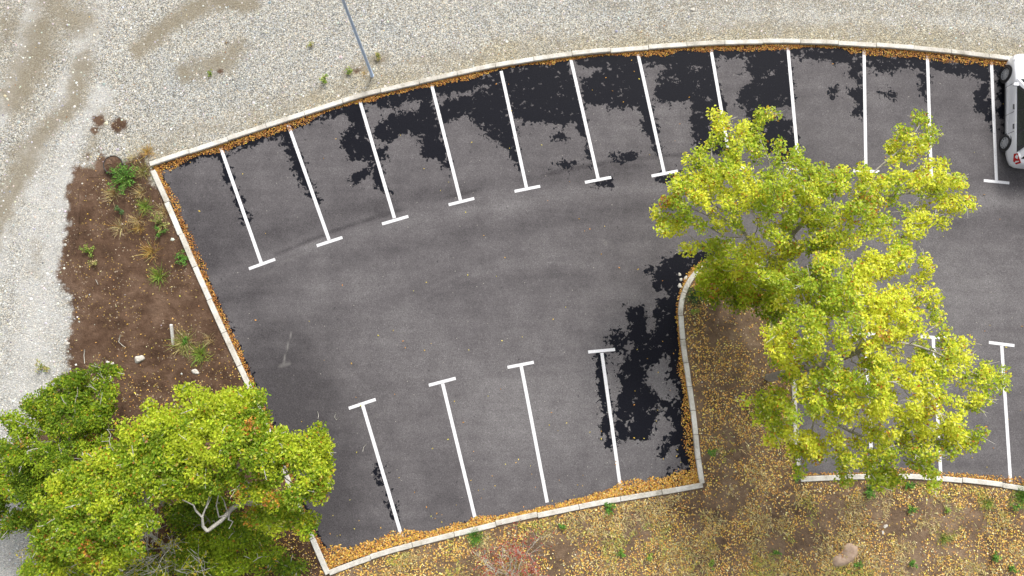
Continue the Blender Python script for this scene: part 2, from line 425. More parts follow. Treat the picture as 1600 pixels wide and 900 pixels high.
def soil_z(X, Y):
    d = dist_path(X, Y, LOT, True)
    z = 0.0565 + sstep(0.1, 0.8, d) * sstep(0.45, 1.1, np.where(inside(X, Y, SOIL), dist_path(X, Y, SOIL[:len(SOIL_EDGE)]), 0)) * ((fbm(X*1.3, Y*1.3, 5, 3) - 0.5) * 0.10 + (fbm(X*5, Y*5, 8, 3) - 0.5) * 0.055)
    return z
def gravel_z(X, Y):
    d = dist_path(X, Y, LOT, True)
    return 0.060 + sstep(0.1, 1.0, d) * ((fbm(X*0.5, Y*0.5, 15, 3) - 0.5) * 0.06 + (fbm(X*4, Y*4, 18, 2) - 0.5) * 0.02) - 0.004

ground = mesh_obj('ground', [(-600,-600,-0.09),(600,-600,-0.09),(600,600,-0.09),(-600,600,-0.09)], [(0,1,2,3)], M['base'])
ground['kind'] = 'structure'

# --- asphalt, with the damp patches that follow the kerb and the stall lines
asphalt, AX, AY = sheet('asphalt', in_lot | (near & inside(CX, CY, LOT)), lambda x, y: np.zeros_like(x), M['asphalt'])
tag(asphalt, 'dark grey asphalt of the car park with damp black patches')
WET = [
 [(335,240),(346,236),(388,348),(381,348),(368,305),(352,268)],
 [(442,200),(450,198),(497,315),(486,306),(465,270),(447,235)],
 [(533,177),(560,158),(606,305),(590,290),(580,267),(573,247),(547,247),(535,230),(540,207),(553,193)],
 [(550,283),(556,272),(578,262),(578,272),(560,283)],
 [(567,157),(667,133),(704,270),(693,260),(683,247),(667,247),(657,227),(653,213),(640,203),(613,217),(590,217),(583,213),(587,197),(613,180),(640,173),(650,177),(660,167),(660,160),(633,150),(617,167),(597,163),(580,157)],
 [(588,240),(607,226),(602,247)],
 [(677,133),(780,110),(799,190),(812,262),(803,250),(787,227),(767,213),(747,200),(737,180),(717,183),(690,187),(683,160),(713,153),(750,147),(767,143),(767,133),(747,133),(733,143),(710,143),(683,147)],
 [(786,115),(890,96),(927,262),(913,213),(900,200),(893,190),(867,197),(850,187),(837,193),(807,183),(795,163)],
 [(864,214),(880,203),(884,214)], [(866,260),(880,254),(898,252),(892,263)],
 [(897,97),(997,87),(1034,235),(1030,238),(1020,220),(1000,193),(1013,187),(1000,173),(987,163),(967,167),(940,163),(920,157),(910,143),(913,123),(937,113),(933,103),(910,103)],
 [(955,244),(995,238),(990,247),(965,248)], [(1018,236),(1030,230),(1034,242)],
 [(1003,90),(1110,80),(1133,187),(1136,238),(1087,232),(1080,200),(1083,167),(1090,153),(1067,160),(1047,160),(1033,157),(1023,150),(1028,125),(1047,107),(1030,100),(1007,97)],
 [(1028,276),(1062,270),(1057,281),(1035,283)], [(922,285),(955,279),(951,289),(928,291)],
 [(1158,77),(1230,75),(1236,130),(1236,165),(1188,168),(1180,190),(1206,188),(1238,190),(1247,255),(1225,250),(1213,235),(1176,232),(1170,207),(1173,180),(1153,163),(1160,147),(1167,133),(1196,117),(1177,120),(1163,110),(1177,97),(1167,87)],
 [(1233,80),(1347,78),(1349,182),(1333,177),(1343,163),(1325,143),(1340,133),(1327,113),(1330,97),(1303,92),(1287,92),(1263,92),(1250,86)],
 [(1299,140),(1309,136),(1311,148),(1301,148)], [(1374,145),(1390,142),(1396,152),(1380,150)],
 [(1353,80),(1447,87),(1449,155),(1443,147),(1442,127),(1433,105),(1413,105),(1393,112),(1373,109),(1360,103),(1380,97),(1357,95)],
 [(1457,93),(1543,100),(1550,200),(1537,180),(1523,163),(1527,147),(1537,127),(1520,119),(1500,115),(1477,112),(1460,107)],
 [(1556,102),(1650,112),(1650,200),(1568,200),(1560,175),(1566,150),(1560,125)],
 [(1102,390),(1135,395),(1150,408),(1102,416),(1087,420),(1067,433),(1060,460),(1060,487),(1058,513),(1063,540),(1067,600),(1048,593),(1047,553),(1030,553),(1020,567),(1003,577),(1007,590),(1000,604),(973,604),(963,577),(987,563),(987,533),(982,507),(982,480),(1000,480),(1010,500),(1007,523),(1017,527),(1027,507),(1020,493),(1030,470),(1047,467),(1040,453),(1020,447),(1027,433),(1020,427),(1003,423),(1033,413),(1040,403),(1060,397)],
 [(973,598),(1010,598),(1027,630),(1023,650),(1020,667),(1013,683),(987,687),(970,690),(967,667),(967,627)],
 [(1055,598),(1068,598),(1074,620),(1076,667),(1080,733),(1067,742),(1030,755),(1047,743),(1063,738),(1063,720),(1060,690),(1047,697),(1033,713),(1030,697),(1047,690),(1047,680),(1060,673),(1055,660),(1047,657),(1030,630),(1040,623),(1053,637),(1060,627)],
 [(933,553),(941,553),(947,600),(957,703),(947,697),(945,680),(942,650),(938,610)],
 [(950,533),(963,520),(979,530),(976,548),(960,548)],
 [(590,728),(597,728),(602,757),(594,754)], [(600,768),(606,766),(618,814),(610,805)],
]
wet = np.full(AX.shape, -0.62)
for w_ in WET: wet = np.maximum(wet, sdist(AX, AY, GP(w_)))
SHORT = {n: KP[n] for n in KP}
def band_noise(X, Y, s): return fbm(X*0.55, Y*0.55, s, 3)
# the gutter stays damp close to the kerb
gut = np.full(AX.shape, -1.0)
for n_, wd in (('top', 0.46), ('left', 0.20), ('island', 0.5), ('bottom', 0.15)):
    gut = np.maximum(gut, wd * (0.45 + 1.1*band_noise(AX, AY, 77)) - dist_path(AX, AY, KP[n_] if n_ != 'island' else KP[n_][:int(len(KP[n_])*.5)]))
wet = np.maximum(wet, gut - 0.06)
wet = np.where(wet > 0, wet * 2.2 + 0.10, wet * 1.7 + 0.10)
attr(asphalt, 'wet', np.clip(wet, -0.95, 0.33))
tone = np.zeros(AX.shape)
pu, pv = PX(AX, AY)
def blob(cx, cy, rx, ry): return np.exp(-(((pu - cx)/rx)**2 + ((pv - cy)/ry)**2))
tone -= 0.62 * blob(440, 620, 110, 170) + 0.50 * blob(500, 800, 80, 90) + 0.42 * blob(310, 340, 100, 100) + 0.25*blob(690, 700, 40, 130)  # lower left trees' shade painted into the asphalt tone, plus other darker patches
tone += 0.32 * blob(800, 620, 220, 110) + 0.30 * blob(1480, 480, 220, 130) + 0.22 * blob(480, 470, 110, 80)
lane = smooth_path(GP([(330,440),(450,395),(600,355),(760,325),(950,300),(1150,292),(1350,298),(1600,320)]))
dl = dist_path(AX, AY, lane)
tone += 0.45 * np.exp(-(dl/0.25)**2) * (band_noise(AX, AY, 91)) - 0.40 * np.exp(-((dl-0.9)/0.35)**2) * band_noise(AX, AY, 93)
lane2 = smooth_path(GP([(420,520),(600,470),(800,440),(1000,430)])); tone -= 0.28*np.exp(-(dist_path(AX, AY, lane2)/0.4)**2)*band_noise(AX, AY, 95)
seam = smooth_path(GP([(430,398),(520,362),(620,330),(720,304),(830,277),(950,254),(1060,242),(1200,238)]))
tone -= 0.55 * np.exp(-(dist_path(AX, AY, seam)/0.07)**2) * sstep(.3, .6, band_noise(AX*2, AY*2, 97))
for p_ in ([(690,560),(705,640),(730,720)], [(470,470),(520,560),(600,640)], [(880,330),(1000,345),(1080,350)], [(1590,300),(1480,340),(1450,380)], [(640,470),(760,420),(900,400)]):
    tone += 0.22 * np.exp(-((dist_path(AX, AY, smooth_path(GP(p_))) - .12)/0.09)**2) * band_noise(AX*1.5, AY*1.5, 98)*1.3
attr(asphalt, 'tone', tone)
scuff = np.zeros(AX.shape)
for p_, wd, st in ([(455,520),(443,566)], .05, .75), ([(438,572),(452,568)], .12, .6), ([(560,410),(575,455)], .05, .35), ([(847,372),(853,382)], .07, .6), ([(944,376),(948,382)], .1, .6), \
        ([(747,515),(748,538)], .06, .5), ([(520,700),(550,685)], .04, .4), ([(630,792),(680,772)], .05, .45), ([(1470,455),(1510,470)], .08, .45), ([(405,436),(452,404),(480,396)], .1, .4), \
        ([(470,420),(520,405)], .07, .35), ([(840,330),(1000,305)], .05, .3), ([(1575,380),(1560,392)], .08, .4), ([(560,660),(590,650)], .2, .35), ([(1480,735),(1530,738)], .3, .4):
    scuff = np.maximum(scuff, st * np.exp(-(dist_path(AX, AY, GP(p_)) / wd)**2))
attr(asphalt, 'scuff', scuff)

# --- gravel yard round the car park
gravel, RX, RY = sheet('gravel', in_gravel | (near & in_gravel), gravel_z, M['gravel'])
tag(gravel, 'pale loose gravel yard with brown ruts')
pu, pv = PX(RX, RY)
dk = dist_path(RX, RY, KP['top'])
tone = 0.55 * np.exp(-(dk/1.3)**2) - 0.45*blob(330, 150, 140, 90) - 0.35*blob(600, 40, 160, 50) - 0.5*blob(900, 20, 200, 30) + 0.3*blob(700, 20, 120, 40)
attr(gravel, 'tone', tone)
brown = np.zeros(RX.shape)
for p_, wd, st in ([(217,80),(250,50),(300,17),(333,3),(390,8)], .38, .9), ([(75,-20),(95,20),(120,35)], .9, .75), ([(62,50),(60,80),(42,115),(25,150)], .8, .85), \
        ([(132,95),(120,160),(88,188),(60,215),(45,258),(20,300),(-10,360)], .42, .85), ([(40,240),(10,310),(-20,380)], .6, .7), ([(0,60),(15,30)], .8, .6), \
        ([(290,115),(350,100),(370,80)], .5, .75), ([(545,113),(600,92)], .3, .7), ([(1200,5),(1400,10),(1600,20)], .5, .35), ([(60,385),(55,420)], .4, .45), ([(930,12),(1060,10),(1180,2)], .4, .4), \
        ([(1000,30),(1120,25),(1250,35)], .5, .3), ([(150,300),(140,250),(160,180)], .35, .5):
    brown = np.maximum(brown, st * np.exp(-(dist_path(RX, RY, GP(p_)) / (wd*1.25))**2))
brown = np.maximum(brown, 0.42*np.exp(-((dk-0.5)/0.9)**2))
attr(gravel, 'brown', brown)
chalk = np.zeros(RX.shape)
for p_, wd, st in ([(60,-20),(45,60),(20,130),(0,190)], .5, .9), ([(150,20),(130,80),(100,160),(50,250),(15,330),(0,420)], .8, .75), ([(80,290),(75,400),(60,520),(20,640),(10,800),(0,950)], 2.0, .85), \
        ([(160,150),(110,230),(90,330)], .8, .8), ([(1050,40),(1250,28),(1600,40)], .7, .5):
    chalk = np.maximum(chalk, st * np.exp(-(dist_path(RX, RY, GP(p_)) / wd)**2))
attr(gravel, 'chalk', chalk)
ds = sdist(RX, RY, SOIL)
earth = np.clip(0.50 + ds*1.25, 0, 1.0)
for (a, b, r, st) in ((155,190,.35,.75),(150,205,.3,.7),(187,197,.42,.85),(345,112,.25,.6),(355,70,.2,.55),(140,245,.35,.6),(558,112,.25,.62),(600,95,.25,.5),(485,72,.15,.5)):
    c_ = G(a, b); earth = np.maximum(earth, st * np.exp(-((RX-c_[0])**2 + (RY-c_[1])**2) / r**2))
attr(gravel, 'earth', earth)

soil_l, _, _ = sheet('soil', in_soil & (CX < split_x), soil_z, M['soil'])
tag(soil_l, 'bare brown soil strip between gravel and kerb')
soil_r, _, _ = sheet('soil', in_soil & (CX >= split_x), soil_z, M['leafsoil'])
tag(soil_r, 'brown planted ground below the car park, strewn with leaves')

# --- kerbs: separate concrete stones laid end to end
KW, KH = 0.185, 0.125
def kerb_run(path, stone_len, root, seed):
    r_ = np.random.default_rng(seed)
    seg = np.linalg.norm(np.diff(path, axis=0), axis=1); S = np.concatenate([[0], np.cumsum(seg)]); L = S[-1]
    n = max(1, round(L / stone_len)); at = lambda s: np.array([np.interp(s, S, path[:, 0]), np.interp(s, S, path[:, 1])])
    for i in range(n):
        s0, s1 = L*i/n + 0.011, L*(i+1)/n - 0.011
        k = 4; dz = r_.normal(0, 0.008); off = r_.normal(0, 0.011); v, f = [], []
        prof = [(-KW/2, -0.12), (-KW/2, KH-0.018), (-KW/2+0.018, KH), (KW/2-0.018, KH), (KW/2, KH-0.018), (KW/2, -0.12)]
        for j in range(k + 1):
            s = s0 + (s1 - s0)*j/k; p = at(s); t = at(min(s + 0.02, L)) - at(max(s - 0.02, 0)); t /= np.linalg.norm(t); nn = np.array([-t[1], t[0]])
            for (a, z) in prof: q = p + nn*(a + off); v.append((q[0], q[1], z + dz))
        for j in range(k):
            for m in range(5): f.append((j*6+m, (j+1)*6+m, (j+1)*6+m+1, j*6+m+1))
        f += [tuple(range(6))[::-1], tuple(range(k*6, k*6+6))]
        mesh_obj('kerb_stone', v, [tuple(q) for q in f], M['kerb'], root)
kerb_outer = empty('kerb', (0,0,0), kind='structure'); tag(kerb_outer, 'pale concrete kerb along the curved upper and left edges of the car park')
kerb_inner = empty('kerb', (0,0,0), kind='structure'); tag(kerb_inner, 'pale concrete kerb along the lower edge and round the planted island')
for o_ in (kerb_outer, kerb_inner): pass
kerb_run(KP['top'], 1.55, kerb_outer, 1); kerb_run(KP['left'][1:], 1.35, kerb_outer, 2)
kerb_run(KP['bottom'], 1.55, kerb_inner, 3); kerb_run(KP['island'][:-1], 0.92, kerb_inner, 4); kerb_run(KP['right'], 1.55, kerb_inner, 5)

# --- painted stall markings: a long line and a cross bar each
LINES = [((345,231),(409,413),(389,420),(430,405)), ((450,194),(515,377),(495,384),(535,371)), ((562,157),(617,343),(597,350),(638,338)), ((674,131),(720,315),(701,320),(741,310)),
 ((783,111),(823,295),(804,299),(844,291)), ((892,93),(935,281),(914,285),(955,277)), ((997,85),(1038,271),(1018,275),(1059,267)), ((1111,78),(1143,264),(1123,267),(1163,262)),
 ((1231,74),(1248,262),(1228,264),(1268,263)), ((1350,78),(1353,268),(1333,267),(1374,268)), ((1449,85),(1455,275),(1435,273),(1475,276)), ((1549,96),(1557,284),(1537,282),(1577,286)),
 ((1650,112),(1652,298),(1632,295),(1672,300)), ((1750,135),(1748,318),(1728,314),(1768,321)),
 ((628,839),(566,631),(545,638),(587,624)), ((742,808),(691,597),(670,602),(712,591)), ((855,785),(814,570),(793,574),(834,566)), ((970,766),(940,549),(919,550),(961,546)),
 ((1363,738),(1352,523),(1331,523),(1373,521)), ((1470,742),(1458,527),(1437,526),(1479,528)), ((1579,753),(1565,538),(1545,535),(1585,540)), ((1682,772),(1664,555),(1644,551),(1684,558))]
def strip(v, f, a, b, w, z):
    a, b = np.array(a[:2]), np.array(b[:2]); t = (b - a)/np.linalg.norm(b - a); n = np.array([-t[1], t[0]])*w/2
    k = len(v); v += [(*(a - n), z), (*(a + n), z), (*(b + n), z), (*(b - n), z)]; f.append((k+3, k+2, k+1, k))
for (a, b, c, d) in LINES:
    A, B, C_, D_ = (G(*q) for q in (a, b, c, d))
    tt = (B - A)/np.linalg.norm(B - A); v, f = [], []
    strip(v, f, A, B - tt*0.06, 0.125, 0.004); strip(v, f, C_, D_, 0.115, 0.0042)
    mesh_obj('stall_marking', v, f, M['paint'], asphalt)

# ------------------------------------------------------------------ foliage tools
OAK = (np.array([(0,0,0),(.28,-.17,.05),(.62,-.27,.07),(1,0,-.04),(.62,.27,.07),(.28,.17,.05)]), [(0,1,2,3),(0,3,4,5)])
KITE = (np.array([(0,0,0),(.5,-.27,.07),(1,0,0),(.5,.27,.07)]), [(0,1,2),(0,2,3)])
def rotm(yaw, pitch, roll):
    cy, sy, cp, sp, cr, sr = np.cos(yaw), np.sin(yaw), np.cos(pitch), np.sin(pitch), np.cos(roll), np.sin(roll)
    R = np.empty((len(yaw), 3, 3))
    R[:,0,0]=cy*cp; R[:,0,1]=cy*sp*sr-sy*cr; R[:,0,2]=cy*sp*cr+sy*sr
    R[:,1,0]=sy*cp; R[:,1,1]=sy*sp*sr+cy*cr; R[:,1,2]=sy*sp*cr-cy*sr
    R[:,2,0]=-sp;   R[:,2,1]=cp*sr;          R[:,2,2]=cp*cr
    return R
def leaves(name, P, size, cols, mat, parent=None, tilt=0.5, shape=OAK, loc=None, r_=rng, yaw=None, pitch=None):
    n = len(P); tv, tf = shape
    yaw = r_.uniform(0, 2*np.pi, n) if yaw is None else yaw
    R = rotm(yaw, r_.normal(0, tilt, n) if pitch is None else pitch, r_.normal(0, tilt, n))
    V = np.einsum('nij,kj->nki', R, tv - np.array([.45, 0, 0])) * np.asarray(size)[:, None, None] + P[:, None, :]
    k = len(tv); F = np.concatenate([np.array(tf) + 0])[None] + (np.arange(n)*k)[:, None, None]
    return mesh_obj(name, V.reshape(-1, 3), F.reshape(-1, len(tf[0])), mat, parent, cols=np.repeat(cols, k, 0), loc=loc)
def palette(n, cols, wts, r_=rng, jit=0.18):
    c = np.array(cols)[r_.choice(len(cols), n, p=np.array(wts)/sum(wts))]
    return np.clip(c * (1 + r_.normal(0, jit, (n, 1))) * (1 + r_.normal(0, 0.06, (n, 3))), 0.004, 0.9)

def grow(base, trunk, lobes, natt, seed, step=0.26, kill=0.42, infl=4.0):
    """space colonisation: limbs reach for points spread through the crown lobes"""
    r_ = np.random.default_rng(seed); A = []
    vol = np.array([l[3]*l[4]*l[5] for l in lobes])**0.72; vol /= vol.sum()
    for l, q in zip(lobes, vol):
        m = max(6, int(natt*q)); d = r_.normal(0, 1, (m, 3)); d /= np.linalg.norm(d, axis=1)[:, None]
        rad = r_.uniform(0.25, 1, (m, 1))**(1/2.2); A.append(np.array(l[:3]) + d*rad*np.array(l[3:6]))
    A = np.vstack(A); A[:, 2] = np.maximum(A[:, 2], base[2] + 0.35)
    N = [np.array(base)]; par = [-1]
    for a, b in zip(trunk[:-1], trunk[1:]):
        a, b = np.array(a), np.array(b); k = max(1, int(np.linalg.norm(b - a)/step))
        for j in range(k): N.append(a + (b - a)*(j+1)/k); par.append(len(N) - 2)
    NP = np.array(N); D = np.full(len(A), 1e9); near_i = np.zeros(len(A), int); alive = np.ones(len(A), bool)
    def upd(i0):
        nonlocal D, near_i
        B = np.array(N[i0:])
        d = np.linalg.norm(A[:, None] - B[None], axis=2); j = d.argmin(1); dm = d[np.arange(len(A)), j]
        m = dm < D; D = np.where(m, dm, D); near_i = np.where(m, j + i0, near_i)
    upd(0)
    for it in range(130):
        act = alive & (D < (infl if it > 12 else 50))
        if not act.any(): act = alive
        if not act.any(): break
        i0 = len(N); ids = np.unique(near_i[act]); new = []
        for i in ids:
            m = act & (near_i == i); v = A[m] - N[i]; v = (v/np.linalg.norm(v, axis=1)[:, None]).sum(0) + r_.normal(0, 0.22, 3)
            L = np.linalg.norm(v)
            if L < 1e-3: continue
            new.append((N[i] + v/L*step, i))
        for p, i in new: N.append(p); par.append(i)
        if not new: break
        upd(i0); alive &= D > kill
    N = np.array(N); par = np.array(par); n = len(N); kids = np.zeros(n, int)
    for i in range(n - 1, 0, -1): kids[par[i]] += 1
    return N, par, kids, A, r_

def limbs(name, N, par, kids, mat, parent, loc, rt, rmin=0.011, expo=2.35, nside=5, thr=None):
    n = len(N); w = np.zeros(n)
    for i in range(n - 1, -1, -1):
        if kids[i] == 0: w[i] = 1.0
        if par[i] >= 0: w[par[i]] += w[i]
    rad = rmin * w**(1/expo); rad = np.minimum(rad * 1.0, rt); s = min(1.6, rt / rad[0]) if rad[0] > 0 else 1
    rad = np.maximum(rad * np.where(w > w[0]*0.3, s, 1.0 + (s-1)*np.clip(w/(w[0]*0.3), 0, 1)), rmin*0.8)
    # ring per node, oriented along its parent edge
    d = np.zeros((n, 3)); idx = np.arange(1, n); d[1:] = N[1:] - N[par[1:]]; d[0] = (0, 0, 1)
    d /= np.linalg.norm(d, axis=1)[:, None] + 1e-9
    a = np.cross(d, np.array([0.36, 0.48, 0.8])); a /= np.linalg.norm(a, axis=1)[:, None] + 1e-9; b = np.cross(d, a)
    ang = np.arange(nside)*2*np.pi/nside
    ring = (np.cos(ang)[None, :, None]*a[:, None] + np.sin(ang)[None, :, None]*b[:, None])
    top = N[:, None] + ring*rad[:, None, None]
    pr = np.where(par >= 0, par, 0); br = np.where(kids[pr] > 1, np.minimum(rad[pr], rad*1.35), rad[pr])
    bot = N[pr][:, None] + ring*br[:, None, None]
    V = np.concatenate([bot[1:], top[1:]], 1).reshape(-1, 3); k = nside; F = []
    for q in range(k): F.append((q, (q+1) % k, k + (q+1) % k, k + q))
    F = np.array(F)[None] + (np.arange(n-1)*2*k)[:, None, None]
    return mesh_obj(name, V, F.reshape(-1, 4), mat, parent, smooth=True, loc=loc), rad

def lobes_px(L, flat=0.75, zmin=0.9):
    out = []; jr = np.random.default_rng(len(L)*7 + 1)
    for (a, b, h, rx, ry) in L:
        c = G(a, b, h); s = (CAMH - h)/CAMH/40.6
        rz = max(0.35, flat*0.5*(rx + ry)*s)
        for q in range(4):                                   # small boughs that break the outline
            t = jr.uniform(0, 6.283); k = jr.uniform(.85, 1.3); m = jr.uniform(.18, .38)
            out.append((c[0] + math.cos(t)*rx*s*k, c[1] + math.sin(t)*ry*s*k, max(h - rz*.3 + jr.normal(0, rz*.35), .6), rx*s*m, ry*s*m, rz*m))
        rx *= .88; ry *= .88
        out.append((c[0], c[1], max(h - rz*0.25, rz*0.5 + zmin*0.3), rx*s, ry*s, rz))
    return out

def tree(name, label, cat, base_px, trunk, lobes, natt, seed, pal, wts, nleaf, lsize, rt, group=None, spread=0.27, leafprob=1.0, mats=('bark','leaf'),
         flat=0.75, kill=0.30, step=0.22, rmin=0.009, orange=0.06, bare=0.10, tilt=0.42, twigs=0.22, fill=0.85):
    b = G(*base_px); b[2] = 0.03; root = empty(name, b, label, cat, group)
    tr = [b] + [np.array([*G(p[0], p[1], p[2])]) for p in trunk]
    N, par, kids, A, r_ = grow(b, tr, lobes_px(lobes, flat), int(natt*2.3), seed, kill=kill, step=step)
    _, rad = limbs('trunk', N, par, kids, M[mats[0]], root, b, rt, rmin)
    # leaf tufts on the outer twigs
    lev = np.zeros(len(N), int)
    for i in range(len(N)-1, 0, -1): lev[par[i]] = max(lev[par[i]], lev[i] + 1)
    tips = np.nonzero((lev <= 5) & (np.arange(len(N)) > len(tr)))[0]
    clump = fbm(N[:, 0]*1.25 + seed, N[:, 1]*1.25 + N[:, 2]*.5, seed, 3); tips = tips[(clump[tips] > bare + 0.22) | (r_.random(len(tips)) < 0.22)]
    per = max(1, int(round(2.9*nleaf*fill/len(tips))))
    P0 = np.repeat(N[tips], per, 0); n = len(P0)
    off = r_.normal(0, 1, (n, 3)); off *= (spread * r_.random((n, 1))**0.5) / (np.linalg.norm(off, axis=1)[:, None]/1.2)
    off[:, 2] *= 0.8
    P = P0 + off
    # colours drift from bough to bough
    cl = np.repeat(r_.random(len(tips)), per); drift = fbm(P[:, 0]*0.8 + 3*seed, P[:, 1]*0.8 + P[:, 2]*.6, seed + 3, 3)
    col = palette(n, pal, wts, r_)
    green, yel = np.array(pal[-1]), np.array(pal[0])
    t = sstep(0.36, 0.64, drift + (cl - 0.5)*0.3)[:, None]
    col = col*(1 - 0.55*np.abs(t - 0.5)*2) + 0.55*np.abs(t - 0.5)*2*np.where(t > 0.5, yel, green)
    og = ((cl < orange*0.30) & (r_.random(n) < 0.6)) | (r_.random(n) < orange*0.6)
    col[og] = palette(int(og.sum()), [(.52,.23,.035),(.60,.34,.045),(.40,.15,.04),(.55,.36,.16)], [3,4,1.5,1.2], r_)
    leaves('crown', P, r_.uniform(0.55, 1.35, n)*lsize, col, M[mats[1]], root, tilt, OAK, b, r_)
    mb = MB()                                                # bare twig ends that stand clear of the leaves
    for i in r_.choice(tips, min(len(tips), int(len(tips)*twigs)), False):
        p = N[i] - b; d = N[i] - N[par[i]]; d = d/np.linalg.norm(d) + r_.normal(0, .35, 3); d[2] = abs(d[2])*.6 + .35
        d /= np.linalg.norm(d); L = r_.uniform(.18, .42); q = p + d*L*.5; e = q + (d + r_.normal(0, .4, 3))*L*.5
        mb.tube([p, q, e], [.014, .011, .006], 4, False)
        if r_.random() < .6: mb.tube([q, q + (d + r_.normal(0, .6, 3))*L*.4], [.010, .005], 4, False)
    if mb.v: mb.build('bare_twigs', M['twig'], root)['kind'] = 'stuff'
    return root, N, lev

# ------------------------------------------------------------------ trees
YEL = [(.780,.790,.060),(.680,.750,.065),(.840,.850,.230),(.540,.650,.045),(.86,.68,.05),(.250,.380,.022)]; YW = [4,5,2.4,4,1.4,2.4]
GRN = [(.560,.640,.040),(.430,.540,.028),(.640,.690,.150),(.270,.400,.020),(.66,.56,.04),(.140,.250,.012)]; GW = [4,5,1.5,4,.6,3]
DRK = [(.360,.480,.024),(.250,.370,.018),(.46,.54,.040),(.160,.265,.012),(.62,.54,.04),(.090,.170,.010)]; DW = [3,5,2,5,.5,3]

tree('oak_tree', 'yellow-green oak whose crown overhangs the upper stall ends, upper one on the island', 'tree', (1172,452), [(1195,420,2.2),(1225,395,3.6)],
     [(1105,315,5.2,78,58),(1150,225,5.4,50,42),(1080,252,5.0,24,22),(1118,262,5.2,36,28),(1222,300,6.0,88,52),(1222,236,5.6,26,22),(1190,178,5.4,20,14),(1128,190,5.2,22,22),(1320,315,6.4,72,52),(1425,222,6.0,44,36),(1468,275,5.8,44,40),(1455,335,5.4,44,30),
      (1150,395,4.4,58,44),(1258,362,5.6,66,40),(1038,338,4.4,18,22),(1378,290,6.2,50,36),(1502,318,5.4,22,22),(1190,350,5.2,50,34),(1225,405,4.6,40,26),(1310,372,6.0,50,26),(1395,345,5.8,44,30),(1425,300,5.8,40,30),(1290,270,6.0,40,20)], 900, 11, YEL, YW, 14000, 0.100, 0.17, 'oaks on the planted island', bare=0.17, fill=0.85, spread=0.225, twigs=0.3)
tree('oak_tree', 'broad yellow-green oak overhanging the lower right stalls, lower one on the island', 'tree', (1200,590), [(1222,585,2.0),(1262,575,3.8)],
     [(1390,405,6.2,48,32),(1290,432,6.2,80,46),(1438,458,6.0,38,36),(1300,512,6.8,88,56),(1392,505,6.8,74,50),(1472,555,6.2,54,44),(1528,598,5.4,38,56),(1236,548,5.4,46,38),
      (1212,640,4.8,40,42),(1300,612,6.2,66,46),(1398,612,6.4,76,56),(1476,640,5.8,48,46),(1285,690,5.2,40,34),(1365,705,5.2,50,40),(1438,700,5.2,42,44),(1330,735,4.6,30,20),(1262,705,4.4,28,36),(1390,745,4.4,34,18),(1345,565,6.8,60,40),(1345,465,6.6,60,36),(1245,470,5.2,40,34),(1440,590,6.2,50,40),(1500,680,5.2,26,26)],
     1150, 12, YEL, YW, 19500, 0.100, 0.20, 'oaks on the planted island', bare=0.17, fill=0.85, spread=0.225, twigs=0.3)
tree('oak_sapling', 'low bushy green-yellow sapling at the rounded tip of the island kerb', 'tree', (1140,440), [(1140,436,0.6)],
     [(1122,432,1.7,36,34),(1155,440,1.8,36,30),(1195,462,2.2,36,28),(1215,490,2.4,26,22),(1118,460,1.0,24,14),(1150,465,1.4,20,14),(1145,405,2.4,36,20),(1185,428,2.6,30,22),(1225,445,3.0,26,24)], 330, 13, GRN, GW, 5600, 0.10, 0.07, orange=0.10, kill=0.25, step=0.17)
oakA, _, _ = tree('oak_tree', 'leaning green oak spreading over the left kerb onto the asphalt', 'tree', (402,788), [(392,770,1.6),(376,745,3.0)],
     [(300,640,4.2,44,34),(365,635,4.2,42,34),(278,700,4.4,46,40),(335,690,4.8,52,44),(408,705,4.8,42,36),(462,702,4.4,34,28),(498,697,4.2,20,22),(440,762,4.2,46,36),(498,750,4.0,20,30),(395,660,4.2,24,28),
      (420,810,3.2,40,20),(482,815,3.0,15,13),(330,745,4.4,40,28),(280,745,4.2,30,22),(240,640,4.0,16,16)], 760, 14, GRN, GW, 16000, 0.100, 0.19, 'trees by the left kerb', orange=0.035, bare=0.15, spread=0.27, fill=.85, flat=0.6)
tree('oak_tree', 'dense green oak in the middle of the lower left clump', 'tree', (262,790), [(250,780,2.0),(232,770,3.4)],
     [(240,680,4.6,46,36),(180,715,4.6,44,38),(232,745,4.8,54,42),(160,775,4.8,48,40),(100,800,4.4,34,34),(190,815,4.8,46,36),(125,845,4.4,46,36),(160,870,4.2,38,28),(285,740,4.2,24,28),(75,850,4.0,22,26),(210,690,4.6,30,26),(60,885,3.6,40,24),(110,750,4.4,34,26)],
     720, 15, GRN, GW, 17000, 0.095, 0.18, 'trees by the left kerb', orange=0.05, bare=0.14, spread=0.27, fill=.9, flat=0.6)
tree('leafy_tree', 'darker green tree at the left edge overhanging the gravel', 'tree', (125,690), [(112,688,1.2),(98,690,2.2)],
     [(120,600,2.6,38,24),(62,636,2.6,40,26),(112,650,3.0,54,40),(38,690,2.8,38,40),(100,715,3.2,52,40),(28,750,2.8,34,40),(155,640,2.6,24,30),(30,815,2.2,30,18),(70,770,2.8,36,34),(-30,720,2.6,40,40),(-20,790,2.4,34,30),(165,690,2.6,20,20)],
     640, 16, DRK, DW, 19000, 0.085, 0.13, 'trees by the left kerb', orange=0.03, bare=0.12, kill=0.28, spread=0.22)
tree('green_bush', 'low dense green bush below the dead limb, lower left', 'bush', (360,845), [(358,845,0.3)],
     [(225,890,1.2,40,24),(120,905,1.2,50,20),(325,800,1.1,36,32),(360,835,1.2,44,34),(300,850,1.1,40,34),(285,800,1.3,34,30),(410,860,.9,30,26),(350,885,1.0,46,24),(280,890,1.0,36,24),(440,885,.6,22,20),(300,770,1.4,30,20)],
     420, 17, DRK, DW, 13000, 0.085, 0.06, orange=0.03, kill=0.26, step=0.18, bare=0.0)

